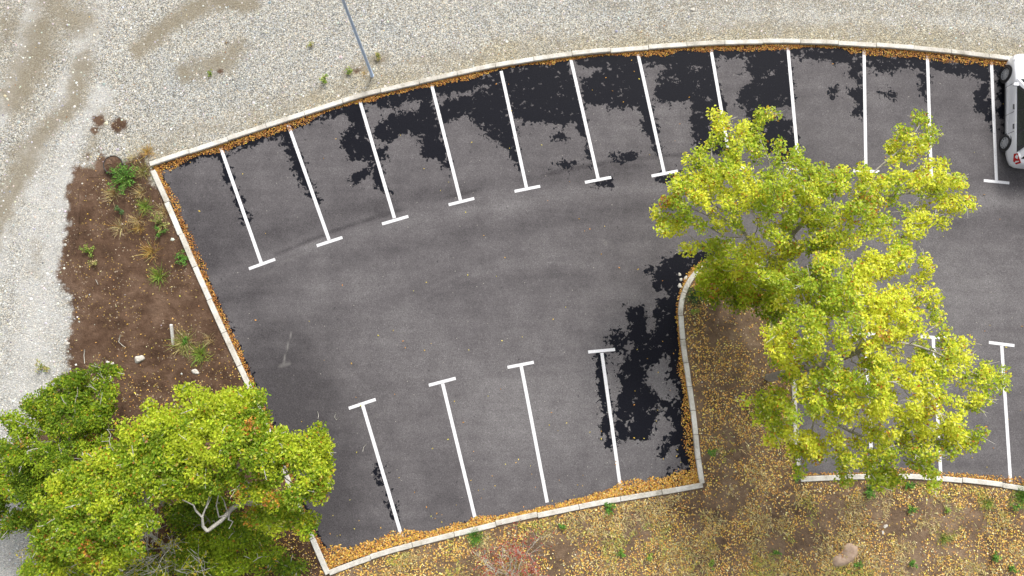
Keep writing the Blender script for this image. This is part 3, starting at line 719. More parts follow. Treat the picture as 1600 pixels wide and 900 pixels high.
# dead forked limb of the leaning oak
def limb_px(root, name, runs, mat):
    mb = MB(); L = np.array(root.location)
    for pts, r0, r1 in runs:
        P = np.array([G(*p) for p in pts]) - L; mb.tube(P, np.linspace(r0, r1, len(P)), 6)
    return mb.build(name, mat, root, True)
limb_px(oakA, 'dead_limb', [([(402,788,1.0),(392,786,2.0),(378,785,2.8),(362,795,3.1),(345,814,3.4),(324,830,3.7)], .10, .06), ([(324,830,3.7),(317,822,3.8),(316,808,4.0),(306,798,4.1),(302,789,4.2),(285,781,4.4)], .055, .015),
    ([(316,808,4.0),(322,792,4.2),(330,766,4.5)], .03, .01), ([(322,794,4.2),(331,776,4.3)], .02, .008), ([(354,805,3.3),(342,808,3.5),(338,790,3.8),(342,770,4.1),(343,750,4.3)], .03, .01),
    ([(358,800,3.2),(357,812,3.2),(364,815,3.2),(358,826,3.3)], .035, .015), ([(354,796,3.4),(350,782,3.7),(344,774,3.9)], .02, .008)], M['deadwood'])

# bare twiggy shrubs ------------------------------------------------
def twiggy(name, label, base_px, dirs, length, seed, leafpal, nleaf, lsize, cat='shrub', levels=3, mat='twig', r0=0.03, nsub=4, lift=0.6):
    r_ = np.random.default_rng(seed); b = G(*base_px); b[2] = 0.05; root = empty(name, b, label, cat); mb = MB(); tips = []
    def rec(p, d, L, r, lev):
        k = 4; pts = [p]
        for i in range(k):
            d = d + r_.normal(0, 0.16, 3); d[2] += 0.02; d /= np.linalg.norm(d); p = p + d*L/k; pts.append(p)
        mb.tube(pts, np.linspace(r, r*0.55, k+1), 4 if lev else 5, False); tips.append((pts[-1], lev)); tips.append((pts[-2], lev))
        if lev < levels:
            for q in range(nsub):
                s = pts[r_.integers(1, k+1)]; nd = d + r_.normal(0, 0.55, 3); nd[2] = abs(nd[2])*0.6 + 0.05; rec(s, nd/np.linalg.norm(nd), L*r_.uniform(0.4, 0.72), r*0.55, lev + 1)
    for (dx, dy, dz) in dirs:
        d = np.array([dx, dy, dz], float); d /= np.linalg.norm(d); rec(np.zeros(3) + r_.normal(0, 0.05, 3)*np.array([1,1,0]), d, length*r_.uniform(0.8, 1.15), r0, 0)
    mb.build('stem', M[mat], root, True)
    T = np.array([t for t, l in tips if l >= levels - 1]); P = T[r_.integers(0, len(T), nleaf)] + r_.normal(0, 0.05, (nleaf, 3))
    leaves('leaf_mass', P, r_.uniform(.7, 1.3, nleaf)*lsize, palette(nleaf, *leafpal, r_), M['leaf'], root, 0.6, OAK, None, r_)
    return root
YTW = ([(.58,.50,.04),(.42,.44,.04),(.25,.33,.02),(.6,.4,.03)], [4,3,3,1])
twiggy('bare_shrub', 'half-bare pale twiggy shrub with few yellow leaves, lower left', (262,858), [(0,.9,1.2),(.35,.8,1.0),(-.4,.7,1.0),(.8,.35,.9),(-.7,.1,.9),(.15,.5,1.3),(.6,-.3,1.0),(.3,.2,1.4),(-.2,.4,1.4)], 1.9, 41, YTW, 1700, 0.08, r0=0.026, levels=2, nsub=6)
twiggy('bare_shrub', 'grey leafless twiggy shrub with yellow tips at the bottom left edge', (168,898), [(0,.6,1.2),(.4,.5,1.1),(-.5,.4,1.1),(.7,.1,1.0),(-.2,.8,1.0),(-.9,.2,1.0)], 1.7, 42, YTW, 1900, 0.075, r0=0.024)
twiggy('red_shrub', 'thin leafless shrub with sparse red leaves below the bottom kerb', (800,905), [(-.8,.7,.6),(-.5,.9,.6),(.2,1.0,.6),(.8,.7,.6),(.5,.9,.8),(-.2,.9,.9),(1.1,.35,.6),(0,.5,1.2)], 1.15, 43,
       ([(.42,.075,.055),(.50,.14,.09),(.40,.20,.10),(.45,.35,.12)], [5,3,1,1]), 1300, 0.07, r0=0.014, levels=3)

# ------------------------------------------------------------------ leaf litter, grass and gravel stones
LIT = [(.58,.31,.075),(.45,.20,.045),(.68,.43,.12),(.28,.115,.035),(.70,.52,.22),(.70,.46,.055)]
def along(path, w0, dens, s_ranges, seed, side, pal, wts, name, label, size=0.075, thick=0.05):
    """fallen leaves drifted against the inner side of a kerb"""
    r_ = np.random.default_rng(seed); seg = np.linalg.norm(np.diff(path, axis=0), axis=1); S = np.concatenate([[0], np.cumsum(seg)]); L = S[-1]; P = []
    n = int(L*w0*dens); s = r_.uniform(0.02, L - 0.02, n)
    wl = w0 * (0.45 + 1.0*sstep(0.25, 0.75, fbm(s*0.55, s*0 + seed, seed, 3))) * np.interp(s/L, [q[0] for q in s_ranges], [q[1] for q in s_ranges])
    u = r_.beta(1.0, 1.5, n); keep = r_.random(n) < np.clip(wl/(w0*0.9), 0.0, 1.0); s, u, wl = s[keep], u[keep], wl[keep]
    d = KW/2 + 0.01 + u*wl*(0.7 + 0.6*fbm(s*3.1, s*0, seed + 1, 2)); x = np.interp(s, S, path[:, 0]); y = np.interp(s, S, path[:, 1])
    tx = np.interp(s + .03, S, path[:, 0]) - np.interp(s - .03, S, path[:, 0]); ty = np.interp(s + .03, S, path[:, 1]) - np.interp(s - .03, S, path[:, 1])
    h = np.hypot(tx, ty); x = x - side*ty/h*d; y = y + side*tx/h*d
    z = 0.010 + r_.random(len(s))*thick*(1 - u)*np.clip(wl/w0, 0.2, 1)
    o = leaves(name, np.stack([x, y, z], 1), r_.uniform(.7, 1.25, len(s))*size, palette(len(s), pal, wts, r_), M['litter'], None, 0.33, KITE, None, r_)
    tag(o, label, kind='stuff'); return o
along(KP['top'], 0.23, 1300, [(0,1.0),(.16,1.0),(.22,.6),(.45,.9),(.6,1.0),(.75,1.0),(1,.9)], 61, -1, LIT, [2.0,4.0,1.0,4.5,.3,.8], 'leaf_drift', 'brown and orange leaves drifted inside the upper kerb', 0.062)
along(KP['left'], 0.18, 1200, [(0,1.5),(.1,1.4),(.35,.8),(.8,.6),(.93,1.1),(1,2.4)], 62, 1, LIT, [1.6,4,.8,5,.3,.5], 'leaf_drift', 'thin line of brown leaves inside the left kerb', 0.062)
along(KP['bottom'], 0.43, 1250, [(0,1.2),(.1,.9),(.3,.85),(.9,.75),(1,.85)], 63, 1, LIT, [5,3.4,4,1.6,1.6,2.6], 'leaf_drift', 'thick golden leaf drift inside the bottom kerb', 0.078, 0.08)
along(KP['island'][:int(len(KP['island'])*.52)], 0.24, 850, [(0,1.9),(.25,1.6),(.34,.5),(.45,.9),(.6,.4),(.75,1.2),(1,.8)], 64, 1, LIT, [3,4,2,2,.5,1.5], 'leaf_drift', 'orange leaves drifted beside the island kerb', 0.068)
along(KP['right'], 0.22, 700, [(0,1.2),(.06,.6),(.3,.8),(.45,1.2),(1,1)], 65, 1, LIT, [3,4,3,2,.5,1], 'leaf_drift', 'brown leaves drifted inside the lower right kerb', 0.068)

def scatter(nm, label, region, n, seed, pal, wts, size, dens_fn, zfun, tilt=0.3, mat='litter', zoff=0.012):
    r_ = np.random.default_rng(seed); (ax, ay), (bx, by) = region; u, v = r_.uniform(ax, bx, n), r_.uniform(ay, by, n)
    P = GV(u, v); X, Y = P[:, 0], P[:, 1]
    k = r_.random(n) < dens_fn(X, Y, u, v); X, Y = X[k], Y[k]
    o = leaves(nm, np.stack([X, Y, zfun(X, Y) + zoff + r_.random(len(X))*0.012], 1), r_.uniform(.65, 1.3, len(X))*size, palette(len(X), pal, wts, r_, 0.22), M[mat], None, tilt, KITE, None, r_)
    tag(o, label, kind='stuff'); return o
def on_soil(X, Y, pad=0.14): return (~inside(X, Y, LOT)) & (dist_path(X, Y, LOT, True) > pad)
def dens_right(X, Y, u, v):
    c = fbm(X*1.15, Y*1.15, 101, 5, 0.65); edge = dist_path(X, Y, LOT, True)
    d = sstep(0.38, 0.56, c)*0.95 + 0.09 + 0.30*np.exp(-edge/0.5)
    isl = (u > 1060) & (u < 1245) & (v < 640); d = np.where(isl, d*0.75, d)
    hollow = np.exp(-(((u-885)/50)**2 + ((v-845)/32)**2)) + np.exp(-(((u-1290)/50)**2 + ((v-800)/28)**2)) + np.exp(-(((u-1425)/45)**2 + ((v-880)/22)**2)) + np.exp(-(((u-1395)/30)**2 + ((v-805)/20)**2))
    d = d*(1 - 0.75*np.clip(hollow, 0, 1))
    return np.where(on_soil(X, Y) & (X > split_x - 0.4), np.clip(d, 0, 1), 0)
GLD = [(.76,.49,.13),(.66,.38,.09),(.80,.61,.23),(.52,.28,.09),(.80,.59,.09),(.36,.19,.08),(.84,.72,.42)]
scatter('leaf_litter', 'tan and golden fallen leaves strewn over the lower ground', ((500,400),(1740,1010)), 150000, 71, GLD, [5,5,4,4,1.5,3,1.3], 0.074, dens_right, soil_z)
def dens_left(X, Y, u, v):
    c = fbm(X*0.9, Y*0.9, 103, 3)
    near_k = np.exp(-dist_path(X, Y, KP['left'])/0.8)
    d = 0.035 + 0.25*near_k*sstep(480, 620, v) + 0.10*sstep(.5, .65, c)*sstep(540, 620, v) + 0.95*np.exp(-(((u-440)/62)**2 + ((v-850)/70)**2)) + 0.25*np.exp(-(((u-215)/50)**2 + ((v-620)/45)**2))
    return np.where(on_soil(X, Y) & inside(X, Y, SOIL) & (X < split_x), np.clip(d, 0, 1), 0)
scatter('leaf_litter', 'yellow and brown leaves strewn over the left soil and under the trees', ((60,235),(530,1000)), 30000, 72, GLD, [5,4,3,3,4,2,1], 0.062, dens_left, soil_z)
def dens_lot(X, Y, u, v):
    dk_ = np.minimum(dist_path(X, Y, KP['bottom']), dist_path(X, Y, KP['right'])); isl = dist_path(X, Y, KP['island'])
    d = 0.012 + 0.16*np.exp(-dk_/1.1) + 0.05*np.exp(-isl/1.6) + 0.02*sstep(350, 800, v) + 0.08*np.exp(-dist_path(X, Y, KP['left'])/0.5)*sstep(600, 760, v)
    return np.where(inside(X, Y, LOT) & (dist_path(X, Y, LOT, True) > .12), d, 0)
scatter('loose_leaves', 'single yellow leaves lying scattered on the asphalt', ((240,60),(1720,900)), 15000, 73, [(.62,.42,.06),(.58,.30,.06),(.62,.52,.10),(.45,.22,.05)], [4,2,3,1.5], 0.066, dens_lot, lambda x, y: 0*x)
def dens_gr(X, Y, u, v):
    dk_ = dist_path(X, Y, KP['top']); c = fbm(X*0.7, Y*0.7, 107, 3)
    d = 0.02 + 0.22*sstep(.5, .7, c)*np.exp(-((dk_-1.0)/0.9)**2)*sstep(380, 900, u) + 0.5*np.exp(-(((u-232)/22)**2 + ((v-240)/18)**2))
    return np.where(on_soil(X, Y) & (v < 262), d, 0)
scatter('loose_leaves', 'rust coloured leaves scattered over the gravel above the kerb', ((0,-60),(1720,262)), 16000, 74, [(.48,.20,.05),(.55,.36,.08),(.35,.12,.05),(.6,.46,.2)], [3,3,2,2], 0.058, dens_gr, gravel_z)

# dry grass on the lower ground: short bent blades in uncountable numbers
BLADE = (np.array([(0,-.05,0),(0,.05,0),(.55,.035,.30),(.55,-.035,.30),(1,0,.36)]), [(0,3,2,1),(3,4,4,2)])
def blades(P, L, cols, mat, parent=None, r_=rng, yaw=None, pitch=None, name='blades', loc=None, width=1.0, tilt=0.35):
    n = len(P); yaw = r_.uniform(0, 2*np.pi, n) if yaw is None else yaw; pitch = -np.abs(r_.normal(0.35, tilt, n)) if pitch is None else pitch
    tv = np.array([(0,-.05*width,0),(0,.05*width,0),(.55,.035*width,.12),(.55,-.035*width,.12),(1,0,.05)])
    R = rotm(yaw, pitch, r_.normal(0, .3, n)); V = np.einsum('nij,kj->nki', R, tv)*np.asarray(L)[:, None, None] + P[:, None, :]
    F = np.array([(0,1,2),(0,2,3),(3,2,4)])[None] + (np.arange(n)*5)[:, None, None]
    return mesh_obj(name, V.reshape(-1, 3), F.reshape(-1, 3), mat, parent, cols=np.repeat(cols, 5, 0), loc=loc)
def grass_field():
    r_ = np.random.default_rng(81); n = 150000; u, v = r_.uniform(520, 1740, n), r_.uniform(560, 1010, n)
    P = GV(u, v); X, Y = P[:, 0], P[:, 1]
    c = fbm(X*1.1 + 40, Y*1.1, 111, 4, 0.6); d = sstep(0.47, 0.60, c)*0.85*sstep(560, 800, v)
    d *= np.where((u > 1060) & (u < 1245) & (v < 700), 0.25, 1)
    k = (r_.random(n) < d) & on_soil(X, Y, .18); X, Y = X[k], Y[k]; m = len(X)
    g = sstep(.48, .68, fbm(X*0.8, Y*0.8 + 9, 115, 3) + r_.normal(0, .08, m))[:, None]
    col = palette(m, [(.56,.46,.22),(.66,.56,.30),(.44,.32,.13)], [3,2,2], r_)*(1 - g) + palette(m, [(.42,.42,.09),(.52,.48,.13),(.26,.33,.06)], [3,3,1], r_)*g
    o = blades(np.stack([X, Y, soil_z(X, Y) - .005], 1), r_.uniform(.09, .20, m), col, M['grass'], None, r_, name='dry_grass', width=1.7)
    tag(o, 'tan dry grass growing in patches on the lower ground', kind='stuff')
grass_field()

def stones_field():
    r_ = np.random.default_rng(91); n = 26000; u, v = r_.uniform(-60, 1700, n), r_.uniform(-80, 960, n)
    P = GV(u, v); X, Y = P[:, 0], P[:, 1]
    ins = inside(X, Y, SOIL); d = np.where(ins, 0.015 + 0.6*np.exp(-np.maximum(sdist(X, Y, SOIL), 0)/0.25), 0.65)
    d = np.where(ins & (u > 515), 0.004, d); d = np.where((v > 262) & (u > 240) & ~ins, 0, d)
    k = (r_.random(n) < d) & on_soil(X, Y, .13); X, Y = X[k], Y[k]; m = len(X); ins = ins[k]
    s = r_.lognormal(math.log(.030), .35, m); base = np.array([(1,0,-.2),(.3,.95,-.2),(-.8,.6,-.2),(-.8,-.6,-.2),(.3,-.95,-.2),(.1,.1,.75),(.45,.2,.5),(-.35,-.1,.6)])
    tv = base[[0,1,2,3,4,5]]; V = tv[None]*s[:, None, None]*r_.uniform(.65, 1.2, (m, 6, 3)); a = r_.uniform(0, 6.28, m); ca, sa = np.cos(a)[:, None], np.sin(a)[:, None]
    V = np.stack([V[:,:,0]*ca - V[:,:,1]*sa, V[:,:,0]*sa + V[:,:,1]*ca, V[:,:,2]], 2)
    z = np.where(ins, soil_z(X, Y), gravel_z(X, Y)); V += np.stack([X, Y, z + .004], 1)[:, None]
    F = np.array([(0,1,5),(1,2,5),(2,3,5),(3,4,5),(4,0,5)])[None] + (np.arange(m)*6)[:, None, None]
    col = palette(m, [(.58,.57,.55),(.42,.42,.42),(.70,.69,.66),(.55,.50,.40),(.30,.31,.33)], [4,3,2,2,2], r_)
    o = mesh_obj('loose_stones', V.reshape(-1, 3), F.reshape(-1, 3), M['pebble'], cols=np.repeat(col, 6, 0)); tag(o, 'loose pale pebbles lying on the gravel and soil', kind='stuff')
k_ = NT('pebble'); M['pebble'] = k_.done(k_.bsdf(k_.attr('Col', 'Color'), 0.85, 0, 0.25))
stones_field()

# ------------------------------------------------------------------ weeds and tufts, each a plant of its own
GREEN = ([(.10,.26,.035),(.15,.33,.045),(.07,.18,.025),(.22,.36,.06)], [4,3,2,1])
LIME = ([(.22,.36,.05),(.32,.40,.07),(.15,.28,.04),(.42,.40,.12)], [3,3,2,1])
STRAW = ([(.52,.42,.20),(.62,.52,.28),(.42,.31,.12),(.55,.34,.10)], [4,3,2,1])
MIXED = ([(.30,.32,.08),(.46,.40,.16),(.20,.26,.05),(.55,.46,.22)], [3,3,2,2])
RUSTY = ([(.52,.31,.07),(.58,.42,.14),(.42,.22,.06),(.46,.40,.12)], [4,3,2,2])
BLUEG = ([(.07,.15,.05),(.11,.20,.075),(.05,.11,.035)], [3,3,2])
def ground_z(x, y):
    x, y = np.array([x]), np.array([y])
    if inside(x, y, LOT)[0]: return 0.0
    return float((soil_z if inside(x, y, SOIL)[0] else gravel_z)(x, y)[0])
def weed(name, label, px, py, r_px, pal, n, seed, kind='blade', group=None, cat='weed', h=1.0, width=1.0):
    r_ = np.random.default_rng(seed); R = r_px/40.5*(.82 if kind == 'blade' else .92); n = int(n*(1.9 if kind == 'blade' else 1.5)); b = G(px, py); b[2] = ground_z(b[0], b[1]); root = empty(name, b, label, cat, group)
    if kind == 'blade':
        a = r_.uniform(0, 6.283, n); q = np.abs(r_.normal(0, R*0.36, n)); P = np.stack([np.cos(a)*q, np.sin(a)*q, np.full(n, -0.01)], 1)
        yaw = a + r_.normal(0, .8, n); pitch = -r_.uniform(.05, 1.35, n); L = R*r_.uniform(.2, 1.0, n)*np.where(r_.random(n) < .12, 1.4, 1)
        blades(P, L, palette(n, *pal, r_), M['grass'], root, r_, yaw, pitch, 'blade_tuft', None, 0.36*width)
    else:
        ns = max(5, n//22); mb = MB(); Ps = []
        for i in range(ns):
            a, l = r_.uniform(0, 6.283), R*r_.uniform(.45, 1.0); hh = (0.12 + R*.55*r_.random())*h
            pts = [np.array([0, 0, -.01]), np.array([math.cos(a)*l*.45, math.sin(a)*l*.45, hh*.8]), np.array([math.cos(a)*l, math.sin(a)*l, hh])]
            mb.tube(pts, [.006, .005, .003], 4, False)
            for t in np.linspace(.25, 1, max(3, n//ns)):
                p = pts[0]*(1-t)**2 + 2*pts[1]*t*(1-t) + pts[2]*t*t; Ps.append(p + r_.normal(0, .035, 3)*np.array([1, 1, .6]))
        mb.build('stem', M['weedstem'], root); P = np.array(Ps); P[:, 2] = np.maximum(P[:, 2], .01)
        leaves('leaf_mass', P, r_.uniform(.6, 1.25, len(P))*0.075*width, palette(len(P), *pal, r_), M['grass'], root, .5, KITE, None, r_)
    return root
M['weedstem'] = m_plain('weed_stem', (.20,.28,.07), .7)
W = [
 ('green_weed','largest bright green feathery weed beside the soil-filled pot',202,281,32,GREEN,620,'leaf'), ('straw_tuft','straw-coloured grass fringe left of the largest green weed',178,303,20,STRAW,90,'blade'),
 ('straw_tuft','straw grass strands right of the largest green weed',222,302,18,STRAW,80,'blade'), ('straw_tuft','dry grass tangle by the outer kerb corner',226,268,20,MIXED,90,'blade'),
 ('grass_tuft','yellow-green grass tuft below the largest green weed',229,323,18,LIME,150,'blade'), ('straw_tuft','long pale straw tuft on bare soil, leftmost of the dry tufts',190,356,22,STRAW,70,'blade'),
 ('straw_tuft','pale straw tuft against the upper left kerb',258,333,20,STRAW,70,'blade'), ('straw_tuft','small straw tuft with orange base in the middle of the soil',217,345,18,STRAW,80,'blade'),
 ('rusty_tuft','rust-orange dry tuft in the middle of the soil strip',219,356,13,RUSTY,90,'blade'), ('green_weed','flat dull green weed between straw tufts near the kerb',254,350,22,MIXED,170,'leaf'),
 ('green_weed','small green weed under the flat dull green one',252,364,13,GREEN,70,'leaf'), ('rusty_tuft','wide orange-brown dry tuft near the leafy kerb plant',238,393,22,RUSTY,90,'blade'),
 ('grass_tuft','olive grass tuft below the orange-brown one',250,432,20,LIME,120,'blade'), ('leafy_plant','bright green broad-leaved plant growing over the left kerb',288,404,15,GREEN,140,'leaf'),
 ('green_weed','small yellow-green weed on the left side of the soil',143,393,14,LIME,90,'leaf'), ('green_weed','tiny yellow-green weed below the small left one',150,411,9,MIXED,50,'leaf'),
 ('green_weed','tiny dull green patch left of the straw tufts',190,332,11,BLUEG,60,'leaf'), ('grass_tuft','sprawling olive tuft beside the pale stake',289,535,26,MIXED,150,'blade'),
 ('green_weed','fresh green heart of the sprawling tuft beside the stake',288,532,11,GREEN,90,'leaf'), ('grass_tuft','pale green tuft nearest the kerb below the stake',313,553,22,LIME,150,'blade'),
 ('grass_tuft','dry grass between the stake tuft and the left kerb',328,530,15,STRAW,60,'blade'), ('green_weed','green weed patch on the pale gravel at left',71,573,14,MIXED,110,'leaf'),
 ('green_weed','mossy weed by the foot of the blue pole',594,93,11,MIXED,80,'leaf'), ('green_weed','yellow weed left of the blue pole foot',546,113,8,LIME,50,'leaf'), ('rusty_tuft','orange dry weed between pole foot and kerb',570,115,9,RUSTY,60,'blade'),
 ('green_weed','low yellow-orange weed on gravel far left of the pole',508,126,11,LIME,80,'leaf'), ('green_weed','tiny dark weed on gravel above the far left one',486,72,7,MIXED,40,'leaf'),
 ('green_weed','tiny green weed alone on the grey gravel',331,118,5,LIME,30,'leaf'),
 ('grass_tuft','vivid green grass tuft against the bottom kerb by the red shrub',743,838,17,GREEN,260,'blade'), ('green_weed','vivid green weed against the bottom kerb nearer the corner',947,792,14,GREEN,130,'leaf'),
 ('green_weed','small bright green weed left on the lower ground',877,822,7,GREEN,50,'leaf'), ('green_weed','small green weed low between corner and bottom edge',970,862,9,GREEN,60,'leaf'), ('green_weed','faint yellow-green weed right of the low one',1014,867,8,LIME,50,'leaf'),
 ('green_weed','bright green weed right of the kerb corner',1110,706,9,GREEN,70,'leaf'), ('grass_tuft','dark blue-green spiky tuft inside the island kerb bend',1083,462,21,BLUEG,240,'blade'), ('green_weed','small pale weed under the spiky island tuft',1083,487,11,LIME,60,'leaf'),
 ('green_bush','round green bush under the lower oak by the kerb',1356,766,15,GREEN,190,'leaf'), ('green_weed','small green weed behind the kerb under the lower oak',1416,756,11,GREEN,90,'leaf'), ('green_weed','bright green weed below the lower oak',1421,793,10,GREEN,80,'leaf'),
 ('grass_tuft','large bright green tuft on the lower right kerb at the frame edge',1594,773,20,GREEN,260,'blade'), ('green_weed','bright green weed near the right bottom edge',1553,866,13,GREEN,100,'leaf'), ('green_weed','small green weed left of the one near the right edge',1422,879,8,GREEN,60,'leaf'),
 ('green_weed','tiny vivid green weed touching the flat sandy rock',1338,882,7,GREEN,50,'leaf'), ('green_weed','small dull green weed left of the sandy rock',1212,861,8,GREEN,50,'leaf'), ('green_weed','small green weed under the lower right kerb tuft',1582,792,8,GREEN,50,'leaf'),
 ('grass_tuft','yellow-green grass patch below the right kerb',1540,786,16,LIME,150,'blade'), ('green_weed','faint green weed patch right below the lower oak',1476,800,9,LIME,60,'leaf'), ('grass_tuft','yellow-green grass clump near the bottom right',1472,840,14,LIME,130,'blade'),
 ('green_weed','small green weed at the corner where island kerb ends',1243,747,6,GREEN,40,'leaf'), ('green_weed','small green weed by the bottom edge, right part',1575,888,9,GREEN,60,'leaf'), ('green_weed','faint green weed at the bottom kerb edge near the frame bottom',1110,880,8,LIME,50,'leaf'),
 ('rusty_tuft','orange leaf-caught tuft above the outer kerb corner',232,238,16,RUSTY,120,'blade'), ('straw_tuft','pale dry tuft behind the pot',210,248,14,STRAW,80,'blade')]
for i, (nm, lb, x, y, r, pal, n, kd) in enumerate(W): weed(nm, lb, x, y, r, pal, n, 200 + i, kd, 'weeds and grass tufts', 'weed')

# ------------------------------------------------------------------ rocks, pot, stake, twigs
def rock(name, label, px, py, rx, ry, rz, mat, seed, ang=0.0, group=None, dent=None, cat='rock', lump=1.0):
    r_ = np.random.default_rng(seed); b = G(px, py); b[2] = ground_z(b[0], b[1]) - rz*0.25; V, F = [], []; nu, nv = 18, 14
    for j in range(nv + 1):
        th = math.pi*j/nv
        for i in range(nu):
            ph = 2*math.pi*i/nu; d = np.array([math.sin(th)*math.cos(ph), math.sin(th)*math.sin(ph), math.cos(th)])
            k = 1 + 0.28*lump*(vnoise(np.array([d[0]*1.7 + seed]), np.array([d[1]*1.7 + d[2]*1.3]), seed)[0] - .5)*2
            k *= 1 - 0.12*lump*max(0, math.cos(3*ph + seed)); p = d*k
            p[2] = np.sign(p[2])*min(abs(p[2]), .72)
            x, y, z = p[0]*rx, p[1]*ry, p[2]*rz
            if dent is not None and d[2] > 0.2:
                for (ex, ey, er, ez) in dent: z -= ez*math.exp(-(((x-ex)**2 + (y-ey)**2)/er**2))
            c, s = math.cos(ang), math.sin(ang); V.append((b[0] + x*c - y*s, b[1] + x*s + y*c, b[2] + z))
    for j in range(nv):
        for i in range(nu): i2 = (i+1) % nu; F.append((j*nu+i, (j+1)*nu+i, (j+1)*nu+i2, j*nu+i2))
    o = mesh_obj(name, V, F, M[mat], smooth=True, loc=b); tag(o, label, cat, group); return o
rock('pale_rock', 'pale round fist-size boulder on the bare soil left of the stake', 219, 561, .20, .15, .17, 'stone', 3, .2)
rock('pale_rock', 'pale flat stone half-buried near the left kerb below the stake', 306, 581, .15, .11, .11, 'stone', 5, -.3)
rock('white_rock', 'small white stone beside fallen branches above the dark tree', 170, 566, .10, .06, .08, 'stone', 6, -.4)
rock('white_rock', 'small white stone just right of its twin by the fallen branches', 177, 568, .07, .05, .06, 'stone', 7, .5)
rock('white_rock', 'grey-white stone lowest of those by the fallen branches', 171, 590, .12, .09, .09, 'stone', 8, 1.2)
rock('white_rock', 'white stone at the edge of soil and gravel, left side', 107, 537, .09, .06, .07, 'stone', 9, .1)
rock('pale_rock', 'uppermost pale stone on damp asphalt by the island kerb bend', 1062, 429, .075, .07, .07, 'stone', 10, .4)
rock('pale_rock', 'middle grey stone on damp asphalt by the island kerb bend', 1064, 437, .075, .06, .06, 'stone', 11, .9)
rock('pale_rock', 'lowest cream stone on damp asphalt by the island kerb bend', 1062, 447, .09, .10, .08, 'stone', 12, .2)
rock('pale_rock', 'pale flat stone wedged against the island kerb bend', 1071, 434, .12, .06, .07, 'stone', 19, .7)
rock('pale_rock', 'lone pale stone on the gravel near the top edge', 1082, 16, .10, .08, .08, 'stone', 13, .3)
rock('sandy_rock', 'flat sandy-brown boulder with two hollows near the bottom edge', 1320, 868, .62, .34, .17, 'sandrock', 14, .66, dent=[(-.06,.08,.14,.085),(.30,.04,.08,.07)], lump=0.65)
rock('white_rock', 'upper of two white rock chips right of the sandy boulder', 1382, 822, .10, .06, .07, 'stone', 15, .5)
rock('white_rock', 'lower narrow white rock chip right of the sandy boulder', 1378, 831, .05, .10, .06, 'stone', 16, .1)

b = G(181, 260); b[2] = ground_z(b[0], b[1]) - .01
pot = empty('plant_pot', b, 'black round pot sunk in the ground and filled with soil', 'pot')
MB().lathe([(.24,-.1),(.345,.16),(.365,.16),(.365,.185),(.335,.185),(.325,.12)], n=30).build('pot_rim', M['blackplastic'], pot, True)
r_ = np.random.default_rng(5); v, f = [(0, 0, .21)], []
for j, rr in enumerate((.08,.16,.24,.335)):
    for i in range(20): a = 2*math.pi*i/20; v.append((rr*math.cos(a), rr*math.sin(a), .215 - .4*rr*rr + r_.normal(0, .014)))
f += [(0, 1+i, 1+(i+1) % 20) for i in range(20)]
for j in range(3): f += [(1+j*20+i, 21+j*20+i, 21+j*20+(i+1) % 20, 1+j*20+(i+1) % 20) for i in range(20)]
mesh_obj('soil_fill', v, f, M['soil'], pot)

a_, c_ = G(271, 547), G(267.5, 507, 0.42); a_[2] = ground_z(a_[0], a_[1]) - .12
stake = empty('wooden_stake', a_, 'pale weathered square wooden stake leaning out of the soil', 'stake'); t = c_ - a_; L = np.linalg.norm(t)
mb = MB(); h = .042
mb.add([(-.006,-.006,0),(.006,-.006,0),(.006,.006,0),(-.006,.006,0),(-h,-h,.32),(h,-h,.32),(h,h,.32),(-h,h,.32),(-h,-h,L-.01),(h,-h,L),(h,h,L),(-h,h,L-.02)],
       [(3,2,1,0),(0,1,5,4),(1,2,6,5),(2,3,7,6),(3,0,4,7),(4,5,9,8),(5,6,10,9),(6,7,11,10),(7,4,8,11),(8,9,10,11)])
so = mb.build('shaft', M['stake'], stake); so.rotation_euler = Vector(t).to_track_quat('Z', 'Y').to_euler()

def twig(label, pts, r, seed, group=None, name='fallen_twig'):
    r_ = np.random.default_rng(seed); P = [G(*p) for p in pts]
    for p in P: p[2] = ground_z(p[0], p[1]) + r*1.2
    o = MB().tube([p - P[0] for p in P], np.linspace(r, r*.5, len(P)), 5).build(name, M['twig'], None, True); o.location = P[0]; tag(o, label, 'twig', group); return o
twig('curled pale twig on asphalt, uppermost near the leaning oak', [(525,645),(523,652),(526,656),(529,653)], .012, 1)
twig('forked pale twig on asphalt left of the curled one', [(496,643),(498,649),(497,654)], .012, 2)
twig('short pale twig on asphalt just right of the leaning oak', [(488,667),(492,670),(495,674)], .012, 3)
twig('bent pale twig on asphalt nearest the lower left stall line', [(573,694),(568,699),(567,706)], .012, 4)
twig('crooked pale twig lying on bare soil above the pale boulder', [(190,523),(187,534),(193,540),(198,543)], .016, 5)
twig('straight pale stick on soil near the gravel edge', [(134,546),(133,556),(134,568)], .018, 6)
twig('long fallen branch slanting toward the dark tree', [(162,574),(153,586),(144,597)], .020, 7, name='fallen_branch')
twig('thin fallen branch crossing right of the long one', [(150,590),(165,594),(180,598)], .014, 8, name='fallen_branch')
twig('thin stick lying on soil near the middle left', [(151,437),(155,445)], .012, 9)
twig('pale woody root arching out from the red shrub, left', [(757,858),(760,880),(770,888),(780,900),(786,912)], .022, 10, name='bare_root')
twig('pale stick standing out beside the red shrub', [(798,883),(792,897),(788,912)], .025, 11, name='bare_root')

